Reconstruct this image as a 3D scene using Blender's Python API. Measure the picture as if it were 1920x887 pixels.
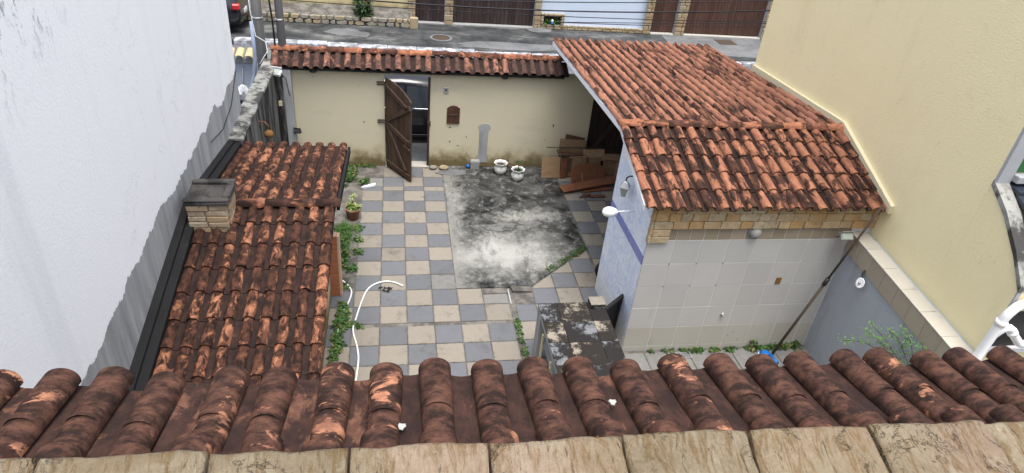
import bpy, bmesh, math, random
from mathutils import Matrix, Vector, noise as mnoise
random.seed(7)
for o in list(bpy.data.objects): bpy.data.objects.remove(o)
scene = bpy.context.scene
COL = scene.collection
# ------------------------------------------------------------------ camera
CAM = Vector((0.688, -12.179, 6.863))
cr = Vector((0.98503044, -0.14826417, 0.08793621))
cu = Vector((0.00806595, 0.54921261, 0.83564373))
cf = Vector((0.1721917, 0.82242522, -0.54218703))
cd = bpy.data.cameras.new('camera'); cam = bpy.data.objects.new('camera', cd); COL.objects.link(cam)
M = Matrix.Identity(4)
for i in range(3):
    M[i][0] = cr[i]; M[i][1] = cu[i]; M[i][2] = -cf[i]; M[i][3] = CAM[i]
cam.matrix_world = M
cd.sensor_fit = 'HORIZONTAL'; cd.sensor_width = 36.0; cd.lens = 36.0*1237.66/1920.0
cd.clip_start = 0.05; cd.clip_end = 600
scene.camera = cam
# ------------------------------------------------------------------ light
SUN_EL, SUN_AZ = 77.0, 170.0     # degrees; azimuth clockwise from +Y
wd = bpy.data.worlds.new('World'); scene.world = wd; wd.use_nodes = True
wt = wd.node_tree; bg = wt.nodes['Background']
sky = wt.nodes.new('ShaderNodeTexSky'); sky.sky_type = 'NISHITA'; sky.sun_disc = False
sky.sun_elevation = math.radians(SUN_EL); sky.sun_rotation = math.radians(SUN_AZ)
sky.air_density = 1.0; sky.dust_density = 4.0; sky.ozone_density = 1.0
hs = wt.nodes.new('ShaderNodeHueSaturation'); hs.inputs['Saturation'].default_value = 0.45
wt.links.new(sky.outputs[0], hs.inputs['Color']); wt.links.new(hs.outputs[0], bg.inputs['Color'])
bg.inputs['Strength'].default_value = 0.15
sd = bpy.data.lights.new('sun', 'SUN'); sun = bpy.data.objects.new('sun', sd); COL.objects.link(sun)
sd.energy = 1.0; sd.angle = math.radians(28); sd.color = (1.0, 0.96, 0.9)
e, a = math.radians(SUN_EL), math.radians(SUN_AZ)
sv = Vector((math.sin(a)*math.cos(e), math.cos(a)*math.cos(e), math.sin(e)))
sun.rotation_euler = sv.to_track_quat('Z', 'Y').to_euler()
vs = scene.view_settings
vs.view_transform = 'Standard'; vs.look = 'None'; vs.gamma = 1.0; vs.use_curve_mapping = False
vs.exposure = 1.42
# ------------------------------------------------------------------ helpers
W = {}
def setp(o, label=None, cat=None, group=None, kind=None):
    if label: o['label'] = label
    if cat: o['category'] = cat
    if group: o['group'] = group
    if kind: o['kind'] = kind
    return o
def attach(o, parent, Mw):
    W[o] = Mw.copy(); o.matrix_basis = Mw
    if parent is not None:
        o.parent = parent; o.matrix_parent_inverse = W[parent].inverted()
    return o
def thing(name, loc, label, cat, group=None, rz=0.0):
    o = bpy.data.objects.new(name, None); COL.objects.link(o); o.empty_display_size = 0.2
    attach(o, None, Matrix.Translation(loc) @ Matrix.Rotation(rz, 4, 'Z'))
    return setp(o, label, cat, group)
def put(name, me, parent=None, Mw=None, **k):
    """link a mesh; with Mw None the mesh is in world coordinates and its origin moves to its base"""
    if Mw is None:
        xs = [v.co for v in me.vertices]
        lo = Vector([min(c[i] for c in xs) for i in range(3)]); hi = Vector([max(c[i] for c in xs) for i in range(3)])
        c = Vector(((lo.x+hi.x)/2, (lo.y+hi.y)/2, lo.z))
        me.transform(Matrix.Translation(-c)); Mw = Matrix.Translation(c)
    o = bpy.data.objects.new(name, me); COL.objects.link(o)
    attach(o, parent, Mw)
    return setp(o, **k)
def frame(o, u, v, n):
    m = Matrix.Identity(4)
    for i in range(3): m[i][0] = u[i]; m[i][1] = v[i]; m[i][2] = n[i]; m[i][3] = o[i]
    return m
class MB:
    def __init__(s): s.v = []; s.f = []; s.m = []; s.sm = []
    def quad(s, pts, mi=0, smooth=False):
        b = len(s.v); s.v += [tuple(p) for p in pts]; s.f.append(tuple(range(b, b+len(pts)))); s.m.append(mi); s.sm.append(smooth)
    def box(s, x0, x1, y0, y1, z0, z1, mi=0, T=None):
        p = [(x0,y0,z0),(x1,y0,z0),(x1,y1,z0),(x0,y1,z0),(x0,y0,z1),(x1,y0,z1),(x1,y1,z1),(x0,y1,z1)]
        if T is not None: p = [tuple(T @ Vector(q)) for q in p]
        b = len(s.v); s.v += p
        for f in ((0,3,2,1),(4,5,6,7),(0,1,5,4),(1,2,6,5),(2,3,7,6),(3,0,4,7)):
            s.f.append(tuple(b+i for i in f)); s.m.append(mi); s.sm.append(False)
        return s
    def cbox(s, x0, x1, y0, y1, z0, z1, c=0.006, mi=0, T=None, jit=0.0):
        """box with bevelled edges; jit roughens the corners"""
        bm = bmesh.new(); bmesh.ops.create_cube(bm, size=1.0)
        for v in bm.verts:
            v.co = Vector((x0+(v.co.x+.5)*(x1-x0), y0+(v.co.y+.5)*(y1-y0), z0+(v.co.z+.5)*(z1-z0)))
            if jit: v.co += Vector((random.uniform(-jit,jit), random.uniform(-jit,jit), random.uniform(-jit,jit)))
        bmesh.ops.bevel(bm, geom=bm.edges[:], offset=c, segments=1, affect='EDGES', profile=0.5)
        s.bm(bm, mi, T); return s
    def bm(s, bm, mi=0, T=None, smooth=False):
        b = len(s.v); bm.verts.index_update()
        for v in bm.verts: s.v.append(tuple(T @ v.co) if T is not None else tuple(v.co))
        for f in bm.faces:
            s.f.append(tuple(b+v.index for v in f.verts)); s.m.append(mi); s.sm.append(smooth)
        bm.free()
    def tube(s, path, r, n=8, mi=0, cap=True):
        path = [Vector(p) for p in path]; rings = []
        rr = r if isinstance(r, (list, tuple)) else [r]*len(path)
        prev = None
        for i, p in enumerate(path):
            d = (path[min(i+1, len(path)-1)] - path[max(i-1, 0)]).normalized()
            if prev is None:
                a_ = Vector((0,0,1)) if abs(d.z) < .9 else Vector((1,0,0)); u = d.cross(a_).normalized()
            else: u = (prev - d*prev.dot(d)).normalized()
            w = d.cross(u); prev = u
            b = len(s.v)
            for k in range(n):
                t = 2*math.pi*k/n; s.v.append(tuple(p + (u*math.cos(t)+w*math.sin(t))*rr[i]))
            rings.append(b)
        for i in range(len(rings)-1):
            for k in range(n):
                s.f.append((rings[i]+k, rings[i]+(k+1)%n, rings[i+1]+(k+1)%n, rings[i+1]+k)); s.m.append(mi); s.sm.append(True)
        if cap:
            s.f.append(tuple(rings[0]+k for k in reversed(range(n)))); s.m.append(mi); s.sm.append(False)
            s.f.append(tuple(rings[-1]+k for k in range(n))); s.m.append(mi); s.sm.append(False)
        return s
    def lathe(s, prof, n=20, c=(0,0,0), mi=0, T=None, wob=None, smooth=True):
        rings = []
        for j, (r, z) in enumerate(prof):
            b = len(s.v)
            for k in range(n):
                t = 2*math.pi*k/n; q = r*(wob(j, t) if wob else 1)
                p = Vector((c[0]+q*math.cos(t), c[1]+q*math.sin(t), c[2]+z))
                s.v.append(tuple(T @ p) if T is not None else tuple(p))
            rings.append(b)
        for i in range(len(rings)-1):
            for k in range(n):
                s.f.append((rings[i]+k, rings[i]+(k+1)%n, rings[i+1]+(k+1)%n, rings[i+1]+k)); s.m.append(mi); s.sm.append(smooth)
        s.f.append(tuple(rings[0]+k for k in reversed(range(n)))); s.m.append(mi); s.sm.append(False)
        s.f.append(tuple(rings[-1]+k for k in range(n))); s.m.append(mi); s.sm.append(False)
        return s
    def prism(s, poly, fn, t0, t1, mi=0):
        """poly of (a,b) extruded between t0 and t1; fn(a,b,t) -> xyz"""
        n = len(poly); b = len(s.v)
        s.v += [tuple(fn(p[0], p[1], t0)) for p in poly] + [tuple(fn(p[0], p[1], t1)) for p in poly]
        s.f.append(tuple(b+i for i in reversed(range(n)))); s.f.append(tuple(b+n+i for i in range(n)))
        s.m += [mi]*2; s.sm += [False]*2
        for i in range(n):
            j = (i+1) % n; s.f.append((b+i, b+j, b+n+j, b+n+i)); s.m.append(mi); s.sm.append(False)
        return s
    def mesh(s, name, *mats, fix=True):
        me = bpy.data.meshes.new(name); me.from_pydata(s.v, [], s.f)
        for m_ in mats: me.materials.append(m_)
        me.polygons.foreach_set('material_index', s.m); me.polygons.foreach_set('use_smooth', s.sm)
        me.update()
        if fix:
            bm = bmesh.new(); bm.from_mesh(me); bmesh.ops.recalc_face_normals(bm, faces=bm.faces); bm.to_mesh(me); bm.free()
        return me
def boxm(name, x0, x1, y0, y1, z0, z1, mat_, c=0.0, jit=0.0, T=None):
    m_ = MB()
    if c: m_.cbox(x0,x1,y0,y1,z0,z1,c,0,T,jit)
    else: m_.box(x0,x1,y0,y1,z0,z1,0,T)
    return m_.mesh(name, mat_)
def smooth_(pts, n=8):
    pts = [Vector(p) for p in pts]; out = []
    for i in range(len(pts)-1):
        p0_, p1_, p2_, p3_ = pts[max(i-1,0)], pts[i], pts[i+1], pts[min(i+2,len(pts)-1)]
        for k in range(n):
            t = k/n; out.append(.5*((2*p1_)+(p2_-p0_)*t+(2*p0_-5*p1_+4*p2_-p3_)*t*t+(3*p1_-p0_-3*p2_+p3_)*t**3))
    return out+[pts[-1]]
# ------------------------------------------------------------------ materials
class N:
    def __init__(s, name):
        s.mat = bpy.data.materials.new(name); s.mat.use_nodes = True; s.t = s.mat.node_tree
        s.b = s.t.nodes['Principled BSDF']; s._pos = None; s._rnd = None
    def nn(s, ty): return s.t.nodes.new(ty)
    def lk(s, a_, b_): s.t.links.new(a_, b_)
    def pos(s, sc=(1,1,1), rand=0.0):
        if s._pos is None: s._pos = s.nn('ShaderNodeNewGeometry').outputs['Position']
        mp = s.nn('ShaderNodeMapping'); mp.inputs['Scale'].default_value = sc; s.lk(s._pos, mp.inputs['Vector'])
        if rand:
            v = s.nn('ShaderNodeVectorMath'); v.operation = 'ADD'; s.lk(mp.outputs[0], v.inputs[0])
            c = s.nn('ShaderNodeCombineXYZ'); m_ = s.math('MULTIPLY', s.rnd(), rand)
            for i in range(3): s.lk(m_, c.inputs[i])
            s.lk(c.outputs[0], v.inputs[1]); return v.outputs[0]
        return mp.outputs[0]
    def z(s, axis='Z'):
        if s._pos is None: s._pos = s.nn('ShaderNodeNewGeometry').outputs['Position']
        x = s.nn('ShaderNodeSeparateXYZ'); s.lk(s._pos, x.inputs[0]); return x.outputs[axis]
    def rnd(s):
        if s._rnd is None: s._rnd = s.nn('ShaderNodeObjectInfo').outputs['Random']
        return s._rnd
    def noise(s, scale, detail=4, rough=.55, vec=None, dist=0.0):
        x = s.nn('ShaderNodeTexNoise'); x.inputs['Scale'].default_value = scale; x.inputs['Detail'].default_value = detail
        x.inputs['Roughness'].default_value = rough; x.inputs['Distortion'].default_value = dist
        s.lk(vec if vec is not None else s.pos(), x.inputs['Vector']); return x.outputs['Fac']
    def math(s, op, a_, b_=0.0, clamp=False):
        x = s.nn('ShaderNodeMath'); x.operation = op; x.use_clamp = clamp
        for i, q in enumerate((a_, b_)):
            if isinstance(q, (int, float)): x.inputs[i].default_value = q
            else: s.lk(q, x.inputs[i])
        return x.outputs[0]
    def step(s, fac, lo, hi):
        x = s.nn('ShaderNodeMapRange'); x.interpolation_type = 'SMOOTHSTEP'
        x.inputs['From Min'].default_value = lo; x.inputs['From Max'].default_value = hi; s.lk(fac, x.inputs['Value']); return x.outputs[0]
    def col(s, c):
        x = s.nn('ShaderNodeRGB'); x.outputs[0].default_value = (*c, 1); return x.outputs[0]
    def mix(s, fac, a_, b_, blend='MIX'):
        x = s.nn('ShaderNodeMix'); x.data_type = 'RGBA'; x.blend_type = blend
        if isinstance(fac, (int, float)): x.inputs[0].default_value = fac
        else: s.lk(fac, x.inputs[0])
        for i, q in ((6, a_), (7, b_)):
            if isinstance(q, tuple): x.inputs[i].default_value = (*q, 1)
            else: s.lk(q, x.inputs[i])
        return x.outputs[2]
    def val(s, c, amount, fac):
        """brighten / darken colour c around 1 by fac(0..1)*amount"""
        x = s.nn('ShaderNodeHueSaturation'); m_ = s.math('ADD', s.math('MULTIPLY', fac, amount), 1-amount/2)
        s.lk(m_, x.inputs['Value']); s.lk(c, x.inputs['Color']); return x.outputs[0]
    def bump(s, h, strength=.3, dist=.01):
        x = s.nn('ShaderNodeBump'); x.inputs['Strength'].default_value = strength; x.inputs['Distance'].default_value = dist
        s.lk(h, x.inputs['Height']); s.lk(x.outputs[0], s.b.inputs['Normal'])
    def out(s, c, rough=.8, spec=.3, metal=0.0):
        if isinstance(c, tuple): s.b.inputs['Base Color'].default_value = (*c, 1)
        else: s.lk(c, s.b.inputs['Base Color'])
        if isinstance(rough, (int, float)): s.b.inputs['Roughness'].default_value = rough
        else: s.lk(rough, s.b.inputs['Roughness'])
        s.b.inputs['Specular IOR Level'].default_value = spec*.3 if isinstance(rough, (int, float)) and rough >= .6 else spec; s.b.inputs['Metallic'].default_value = metal
        return s.mat
def plain(name, c, rough=.6, spec=.4, metal=0.0, var=.2, sc=12.0):
    n = N(name); k = n.noise(sc, 5, .6); q = n.val(n.col(c), var, k); n.bump(n.noise(sc*4, 4), .15, .004)
    return n.out(q, rough, spec, metal)
def terracotta(name, orange, brown, dark, thr, width=.05, sc=5.0, st=(1,.55,1), soft=.5, rv=.25, offset=3.0):
    """fired clay under black mould: crisp patches of clay where the mould has flaked off"""
    n = N(name); p = n.pos(st, offset)
    big = n.noise(sc, 9, .62, p, .6); fine = n.noise(sc*7, 5, .65, p)
    m_ = n.math('ADD', big, n.math('MULTIPLY', n.math('SUBTRACT', n.rnd(), .5), rv))
    m_ = n.math('ADD', m_, n.math('MULTIPLY', n.math('SUBTRACT', fine, .5), .18))
    mask = n.step(m_, thr-width, thr+width)           # 1 = clean clay
    clay = n.mix(n.step(n.noise(sc*2.2, 6, .6, p), .35, .7), brown, orange)
    clay = n.val(clay, .3, n.rnd())
    dk = n.mix(n.step(n.noise(sc*1.7, 7, .7, p), .38, .68), dark, n.mix(soft, dark, brown))
    c = n.mix(mask, dk, clay)
    c = n.val(c, .55, n.noise(sc*22, 4, .75))
    n.bump(n.noise(sc*16, 5, .65), .35, .006)
    return n.out(c, .86, .2)
OR = (.50,.185,.085); BR = (.27,.095,.05); DK = (.030,.019,.016)
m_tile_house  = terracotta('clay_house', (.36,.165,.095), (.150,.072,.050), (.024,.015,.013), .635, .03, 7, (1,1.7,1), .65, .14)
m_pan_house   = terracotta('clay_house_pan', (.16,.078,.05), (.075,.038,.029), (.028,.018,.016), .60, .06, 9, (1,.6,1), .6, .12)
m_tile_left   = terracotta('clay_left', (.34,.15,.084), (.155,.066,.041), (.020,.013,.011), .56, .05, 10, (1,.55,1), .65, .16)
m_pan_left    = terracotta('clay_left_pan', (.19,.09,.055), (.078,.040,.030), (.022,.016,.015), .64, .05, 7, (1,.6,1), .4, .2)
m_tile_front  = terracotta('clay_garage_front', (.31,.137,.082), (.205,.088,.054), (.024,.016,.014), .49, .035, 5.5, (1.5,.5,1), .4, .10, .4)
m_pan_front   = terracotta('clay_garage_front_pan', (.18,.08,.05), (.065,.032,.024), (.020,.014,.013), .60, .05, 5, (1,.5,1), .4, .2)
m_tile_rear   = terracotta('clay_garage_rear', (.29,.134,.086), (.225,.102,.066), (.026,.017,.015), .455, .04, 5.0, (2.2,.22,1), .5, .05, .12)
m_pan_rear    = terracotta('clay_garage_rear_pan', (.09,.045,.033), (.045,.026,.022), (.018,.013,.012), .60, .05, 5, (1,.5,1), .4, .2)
m_tile_wall   = terracotta('clay_wall', (.27,.125,.085), (.13,.066,.050), (.040,.028,.026), .55, .09, 8, (1,.7,1), .7, .2)
m_ridge       = terracotta('clay_ridge', (.42,.18,.10), (.22,.09,.055), (.045,.027,.023), .47, .06, 6, (.6,1,1), .5, .3)
m_ridge_left  = terracotta('clay_ridge_left', (.28,.125,.075), (.11,.05,.035), (.03,.02,.018), .62, .05, 6, (.6,1,1), .6, .3)
def floor_tile_mat(name, c, c2):
    n = N(name); k = n.mix(n.noise(9, 5, .6), c, c2); k = n.val(k, .16, n.rnd())
    k = n.val(k, .5, n.noise(170, 2, .7))
    k = n.mix(n.math('MULTIPLY', n.step(n.noise(1.3, 8, .68, n.pos((1,1,1), 2)), .56, .76), .55), k, (.07,.065,.06))
    k = n.mix(n.math('MULTIPLY', n.step(n.noise(5, 8, .7, n.pos((1,1,1), 5)), .60, .72), .35), k, (.05,.047,.042))
    tc = n.nn('ShaderNodeTexCoord'); sx = n.nn('ShaderNodeSeparateXYZ'); n.lk(tc.outputs['Generated'], sx.inputs[0])
    ed = lambda q: n.math('SUBTRACT', .5, n.math('ABSOLUTE', n.math('SUBTRACT', q, .5)))
    e_ = n.math('MINIMUM', ed(sx.outputs[0]), ed(sx.outputs[1]))
    e_ = n.math('ADD', e_, n.math('MULTIPLY', n.math('SUBTRACT', n.noise(11, 8, .75), .5), .22))
    k = n.mix(n.math('MULTIPLY', n.math('SUBTRACT', 1.0, n.step(e_, -.03, .055)), .7), k, (.075,.068,.058))
    k = n.mix(n.math('MULTIPLY', n.step(n.noise(2.2, 9, .75, n.pos((1,1,1))), .55, .65), .5), k, (.085,.078,.068))
    n.bump(n.noise(120, 3, .7), .2, .003); return n.out(k, .62, .35)
m_beige = floor_tile_mat('tile_beige', (.240,.216,.180), (.205,.186,.157))
m_grey  = floor_tile_mat('tile_grey', (.112,.117,.128), (.138,.143,.153))
m_cracked = floor_tile_mat('tile_worn', (.13,.128,.124), (.22,.215,.205))
def mortar_mat():
    n = N('mortar'); k = n.mix(n.step(n.noise(3, 8, .7), .4, .6), (.085,.08,.072), (.17,.16,.145))
    k = n.mix(n.math('MULTIPLY', n.step(n.noise(2.2, 6, .6), .55, .7), .6), k, (.03,.04,.018))
    n.bump(n.noise(60, 5, .7), .5, .01); return n.out(k, .9, .15)
m_mortar = mortar_mat()
def slab_mat():
    n = N('mouldy_concrete'); p = n.pos()
    a_ = n.noise(1.5, 9, .68, n.pos((1,1,1)), .5); b_ = n.noise(6, 9, .72)
    k = n.mix(n.step(a_, .40, .72), (.018,.019,.019), (.115,.115,.11))
    k = n.mix(n.step(b_, .5, .68), k, (.19,.19,.178))
    # pale cement wash around the middle of the slab
    d = n.nn('ShaderNodeVectorMath'); d.operation = 'DISTANCE'
    n.lk(n.pos((.75,.95,0)), d.inputs[0]); d.inputs[1].default_value = (2.78*.75, -2.32*.95, 0)
    r = n.math('ADD', d.outputs['Value'], n.math('MULTIPLY', n.math('SUBTRACT', n.noise(1.9, 9, .68), .5), 1.7))
    wash = n.math('SUBTRACT', 1.0, n.step(r, .05, 1.05))
    k = n.mix(n.math('MULTIPLY', wash, .9), k, (.36,.36,.335))
    d2 = n.nn('ShaderNodeVectorMath'); d2.operation = 'DISTANCE'
    n.lk(n.pos((.55,1.6,0)), d2.inputs[0]); d2.inputs[1].default_value = (3.35*.55, -1.05*1.6, 0)
    r2 = n.math('ADD', d2.outputs['Value'], n.math('MULTIPLY', n.math('SUBTRACT', n.noise(4.5, 8, .75), .5), 1.5))
    k = n.mix(n.math('MULTIPLY', n.math('SUBTRACT', 1.0, n.step(r2, .1, .55)), .6), k, (.36,.36,.33))
    lft = n.math('SUBTRACT', 1.0, n.step(n.math('ADD', n.z('X'), n.math('MULTIPLY', n.math('SUBTRACT', n.noise(2.6, 8, .7), .5), 1.6)), 1.75, 2.25))
    k = n.mix(n.math('MULTIPLY', lft, .5), k, (.30,.30,.275))
    k = n.mix(n.math('MULTIPLY', n.step(n.noise(3.2, 10, .8, n.pos((1.2,.5,1)), .8), .52, .60), .5), k, (.045,.045,.043))
    k = n.val(k, .7, n.noise(38, 6, .8))
    n.bump(n.noise(30, 6, .7), .45, .012); return n.out(k, .9, .15)
m_slab = slab_mat()
def cream_wall():
    n = N('cream_render'); k = n.mix(n.noise(1.1, 5, .6), (.55,.505,.37), (.60,.555,.415))
    k = n.mix(n.math('MULTIPLY', n.step(n.noise(1.6, 7, .6, n.pos((.6,1,2.2))), .55, .75), .35), k, (.40,.39,.33))
    ht = n.math('ADD', n.z(), n.math('MULTIPLY', n.math('SUBTRACT', n.noise(2.6, 9, .72), .5), 1.0))
    k = n.mix(n.math('MULTIPLY', n.math('SUBTRACT', 1.0, n.step(ht, .05, .36)), .95), k, (.050,.047,.032))
    k = n.mix(n.math('MULTIPLY', n.math('SUBTRACT', 1.0, n.step(ht, .22, .55)), .4), k, (.30,.22,.09))
    up = n.math('ADD', n.z(), n.math('MULTIPLY', n.math('SUBTRACT', n.noise(4, 7, .7, n.pos((1,1,.25))), .5), .7))
    k = n.mix(n.math('MULTIPLY', n.step(up, 2.06, 2.28), .45), k, (.30,.235,.13))
    k = n.val(k, .12, n.noise(40, 4, .6)); n.bump(n.noise(45, 5, .6), .25, .006); return n.out(k, .85, .2)
m_cream = cream_wall()
def yellow_wall():
    n = N('yellow_textured_render'); k = n.mix(n.noise(.8, 4, .6), (.77,.685,.42), (.83,.75,.485))
    k = n.mix(n.math('MULTIPLY', n.step(n.noise(2.0, 6, .65, n.pos((1,.8,.35))), .56, .8), .22), k, (.52,.45,.26))
    k = n.mix(n.math('MULTIPLY', n.step(n.noise(.9, 8, .7, n.pos((1,1.4,.3))), .54, .72), .25), k, (.60,.52,.32)); h = n.math('MULTIPLY', n.noise(34, 5, .65, n.pos((1,.8,1.6))), n.math('ADD', n.noise(1.3, 3), .3)); crk = n.math('SUBTRACT', 1.0, n.step(n.math('ABSOLUTE', n.math('SUBTRACT', n.noise(.7, 6, .62), .5)), .0, .0018)); k = n.mix(n.math('MULTIPLY', n.math('MULTIPLY', crk, n.step(n.noise(.9, 2), .52, .62)), .4), k, (.35,.30,.19)); k = n.val(k, .10, h); n.bump(h, .45, .016); return n.out(k, .88, .18)
m_yellow = yellow_wall()
def white_wall():
    n = N('white_painted_render'); streak = n.noise(2.2, 6, .65, n.pos((1,3.0,.25)))
    w = n.mix(n.noise(.7, 4, .6), (.80,.815,.86), (.85,.862,.895))
    w = n.mix(n.math('MULTIPLY', n.step(n.noise(1.5, 8, .7, n.pos((1,1.5,.4))), .60, .78), .25), w, (.60,.62,.66))
    c_ = n.mix(n.step(streak, .35, .68), (.24,.25,.262), (.36,.37,.382))
    c_ = n.mix(n.math('MULTIPLY', n.step(n.noise(4, 7, .7, n.pos((1,2.5,.3))), .55, .75), .6), c_, (.17,.175,.18))
    j = n.math('ADD', n.math('MULTIPLY', n.math('SUBTRACT', n.noise(1.4, 3, .5, n.pos((1,1,.3))), .5), .55),
               n.math('MULTIPLY', n.math('SUBTRACT', n.noise(6, 7, .65, n.pos((1,1,.8))), .5), .22))
    edge = n.step(n.math('ADD', n.math('ADD', n.z(), n.math('MULTIPLY', n.z('Y'), -.03)), j), 2.96, 2.975)
    sp_ = n.math('MULTIPLY', n.step(n.noise(11, 9, .78, n.pos((1,1,.5))), .53, .60), n.step(n.math('ADD', n.math('ADD', n.z(), n.math('MULTIPLY', n.z('Y'), -.35)), n.math('MULTIPLY', n.noise(1.2, 4), 1.4)), 7.9, 9.0)); w = n.mix(n.math('MULTIPLY', sp_, .75), w, (.20,.22,.26))
    crk = n.math('SUBTRACT', 1.0, n.step(n.math('ABSOLUTE', n.math('SUBTRACT', n.noise(.55, 7, .62), .52)), .0, .0022))
    w = n.mix(n.math('MULTIPLY', n.math('MULTIPLY', crk, n.step(n.noise(.8, 2), .45, .6)), .45), w, (.36,.37,.40))
    w = n.mix(n.math('MULTIPLY', n.step(n.noise(1.0, 7, .65, n.pos((1,2.6,.16))), .5, .72), .30), w, (.56,.58,.63))
    w = n.val(w, .10, n.noise(55, 5, .7))
    k = n.mix(edge, c_, w); n.bump(n.math('ADD', n.math('MULTIPLY', n.noise(38, 6, .7), .6), n.math('MULTIPLY', edge, .5)), .45, .012); return n.out(k, .85, .2)
m_white = white_wall()
def grey_render(name, a_, b_, dark=(.05,.05,.05), amt=.5, vs_=.3, lo=.5, hi=.72):
    n = N(name); k = n.mix(n.noise(2.2, 6, .6), a_, b_)
    k = n.mix(n.math('MULTIPLY', n.step(n.noise(2.0, 8, .7, n.pos((1.6,1.6,vs_))), lo, hi), amt), k, dark)
    k = n.val(k, .2, n.noise(40, 4, .65)); n.bump(n.noise(50, 5, .65), .3, .006); return n.out(k, .88, .18)
m_grey_wall = grey_render('grey_render', (.33,.36,.41), (.40,.43,.475), (.24,.24,.245), .55)
m_black_wall = grey_render('mouldy_render', (.11,.11,.11), (.19,.19,.185), (.016,.016,.017), .93, .22, .40, .58)
m_coping = grey_render('mouldy_coping', (.20,.20,.19), (.34,.34,.31), (.03,.03,.03), .9, 1, .42, .58)
m_black_cement = grey_render('black_flashing', (.014,.014,.015), (.026,.026,.027), (.07,.07,.07), .5, 1, .58, .76)
m_cement = grey_render('cement', (.29,.30,.315), (.38,.39,.40), (.13,.13,.13), .5, .5)
m_cap = grey_render('mouldy_cap', (.05,.047,.045), (.085,.08,.076), (.02,.02,.02), .8, 1, .45, .6)
def asphalt(name, a_, b_, light, amt):
    n = N(name); k = n.mix(n.step(n.noise(.8, 9, .74), .36, .62), a_, b_)
    k = n.mix(n.math('MULTIPLY', n.step(n.noise(.9, 9, .72, n.pos((.5,1,1))), .5, .66), amt), k, light)
    k = n.mix(n.math('MULTIPLY', n.step(n.noise(2.6, 9, .78), .54, .64), .5), k, a_); k = n.val(k, .8, n.noise(24, 6, .8)); n.bump(n.noise(60, 4, .7), .4, .01); return n.out(k, .85, .25)
m_road = asphalt('road_asphalt', (.085,.088,.092), (.13,.132,.136), (.19,.19,.19), .4)
m_walk = asphalt('pavement_asphalt', (.026,.028,.030), (.070,.073,.074), (.17,.17,.165), .85)
m_walk2 = asphalt('pavement_concrete', (.10,.104,.108), (.155,.159,.163), (.20,.20,.20), .6)
m_earth = plain('earth', (.10,.085,.065), .95, .1, 0, .5, 3)
def kerbm():
    n = N('whitewashed_kerb'); k = n.mix(n.step(n.noise(3.5, 9, .75), .42, .62), (.17,.175,.185), (.46,.475,.52)); return n.out(k, .85, .2)
m_kerb = kerbm()
def stone_mat(name, pal, dark, sc=6, damt=.5):
    n = N(name); p = n.pos((1,1,1), 9)
    k = n.mix(n.step(n.noise(sc, 7, .65, p, .8), .34, .66), pal[0], pal[1])
    k = n.mix(n.step(n.math('ADD', n.math('MULTIPLY', n.rnd(), .6), n.math('MULTIPLY', n.noise(sc*.6, 5, .6, p), .6)), .42, .8), k, pal[2])
    k = n.mix(n.math('MULTIPLY', n.step(n.noise(sc*1.6, 8, .7, p, 1.5), .56, .68), damt), k, dark)
    k = n.val(k, .3, n.rnd()); k = n.val(k, .35, n.noise(sc*9, 4, .7)); n.bump(n.noise(sc*7, 6, .7), .6, .012); return n.out(k, .85, .2)
m_clad = stone_mat('cladding_stone', ((.38,.30,.19),(.50,.42,.29),(.36,.23,.11)), (.19,.085,.03), 8, .6)
m_pillar_stone = stone_mat('pillar_stone', ((.30,.25,.17),(.40,.34,.24),(.27,.20,.12)), (.10,.085,.06), 5, .6)
m_rubble = stone_mat('rubble_stone', ((.24,.23,.20),(.33,.31,.26),(.30,.24,.15)), (.06,.06,.05), 5, .65)
def coping_stone():
    n = N('parapet_stone'); p = n.pos((1,1,1), 9); ps = n.pos((5.5,1.0,2.0), 9)
    k = n.mix(n.step(n.noise(4, 8, .68, p, 1.0), .36, .64), (.33,.26,.17), (.45,.38,.27))
    k = n.mix(n.math('MULTIPLY', n.step(n.noise(2.0, 4, .6, p), .50, .62), .6), k, (.42,.30,.225))
    k = n.mix(n.math('MULTIPLY', n.step(n.noise(6, 9, .78, ps, .9), .48, .60), .75), k, (.24,.155,.07))
    k = n.mix(n.math('MULTIPLY', n.step(n.noise(10, 9, .8, ps, 1.2), .56, .63), .8), k, (.075,.055,.040))
    k = n.mix(n.math('MULTIPLY', n.step(n.noise(3.0, 9, .72, p, 1.6), .60, .66), .8), k, (.095,.09,.086))
    k = n.mix(n.math('MULTIPLY', n.step(n.noise(5, 9, .78, p), .58, .66), .55), k, (.50,.44,.34))
    k = n.val(k, .2, n.rnd()); fz = n.step(n.math('ABSOLUTE', n.math('SUBTRACT', n.noise(3.4, 9, .7, p, .6), .5)), 0.0, .012); k = n.mix(n.math('MULTIPLY', n.math('MULTIPLY', n.math('SUBTRACT', 1.0, fz), n.step(n.noise(5, 2), .48, .56)), .85), k, (.035,.028,.022)); k = n.val(k, .9, n.noise(70, 6, .85, n.pos((1.6,1,1))))
    n.bump(n.math('ADD', n.noise(14, 10, .75, ps), n.math('MULTIPLY', n.noise(80, 5, .7), .5)), 1.0, .03); return n.out(k, .85, .2)
m_coping_stone = coping_stone()
def wood(name, a_, b_, c_, ax=(14,14,1.0), rough=.75, damt=.5):
    n = N(name); p = n.pos(ax, 7); k = n.mix(n.step(n.noise(2.2, 6, .65, p, .6), .32, .7), a_, b_)
    k = n.mix(n.math('MULTIPLY', n.step(n.noise(1.2, 7, .7, p), .5, .7), damt), k, c_); k = n.val(k, .4, n.rnd())
    n.bump(n.noise(5, 5, .7, p), .4, .006); return n.out(k, rough, .25)
m_wood_door = wood('weathered_door_wood', (.055,.040,.032), (.105,.066,.046), (.020,.017,.015))
m_wood_gate = wood('dark_gate_wood', (.030,.025,.026), (.060,.042,.040), (.085,.035,.022), (9,9,.8), .6)
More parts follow.
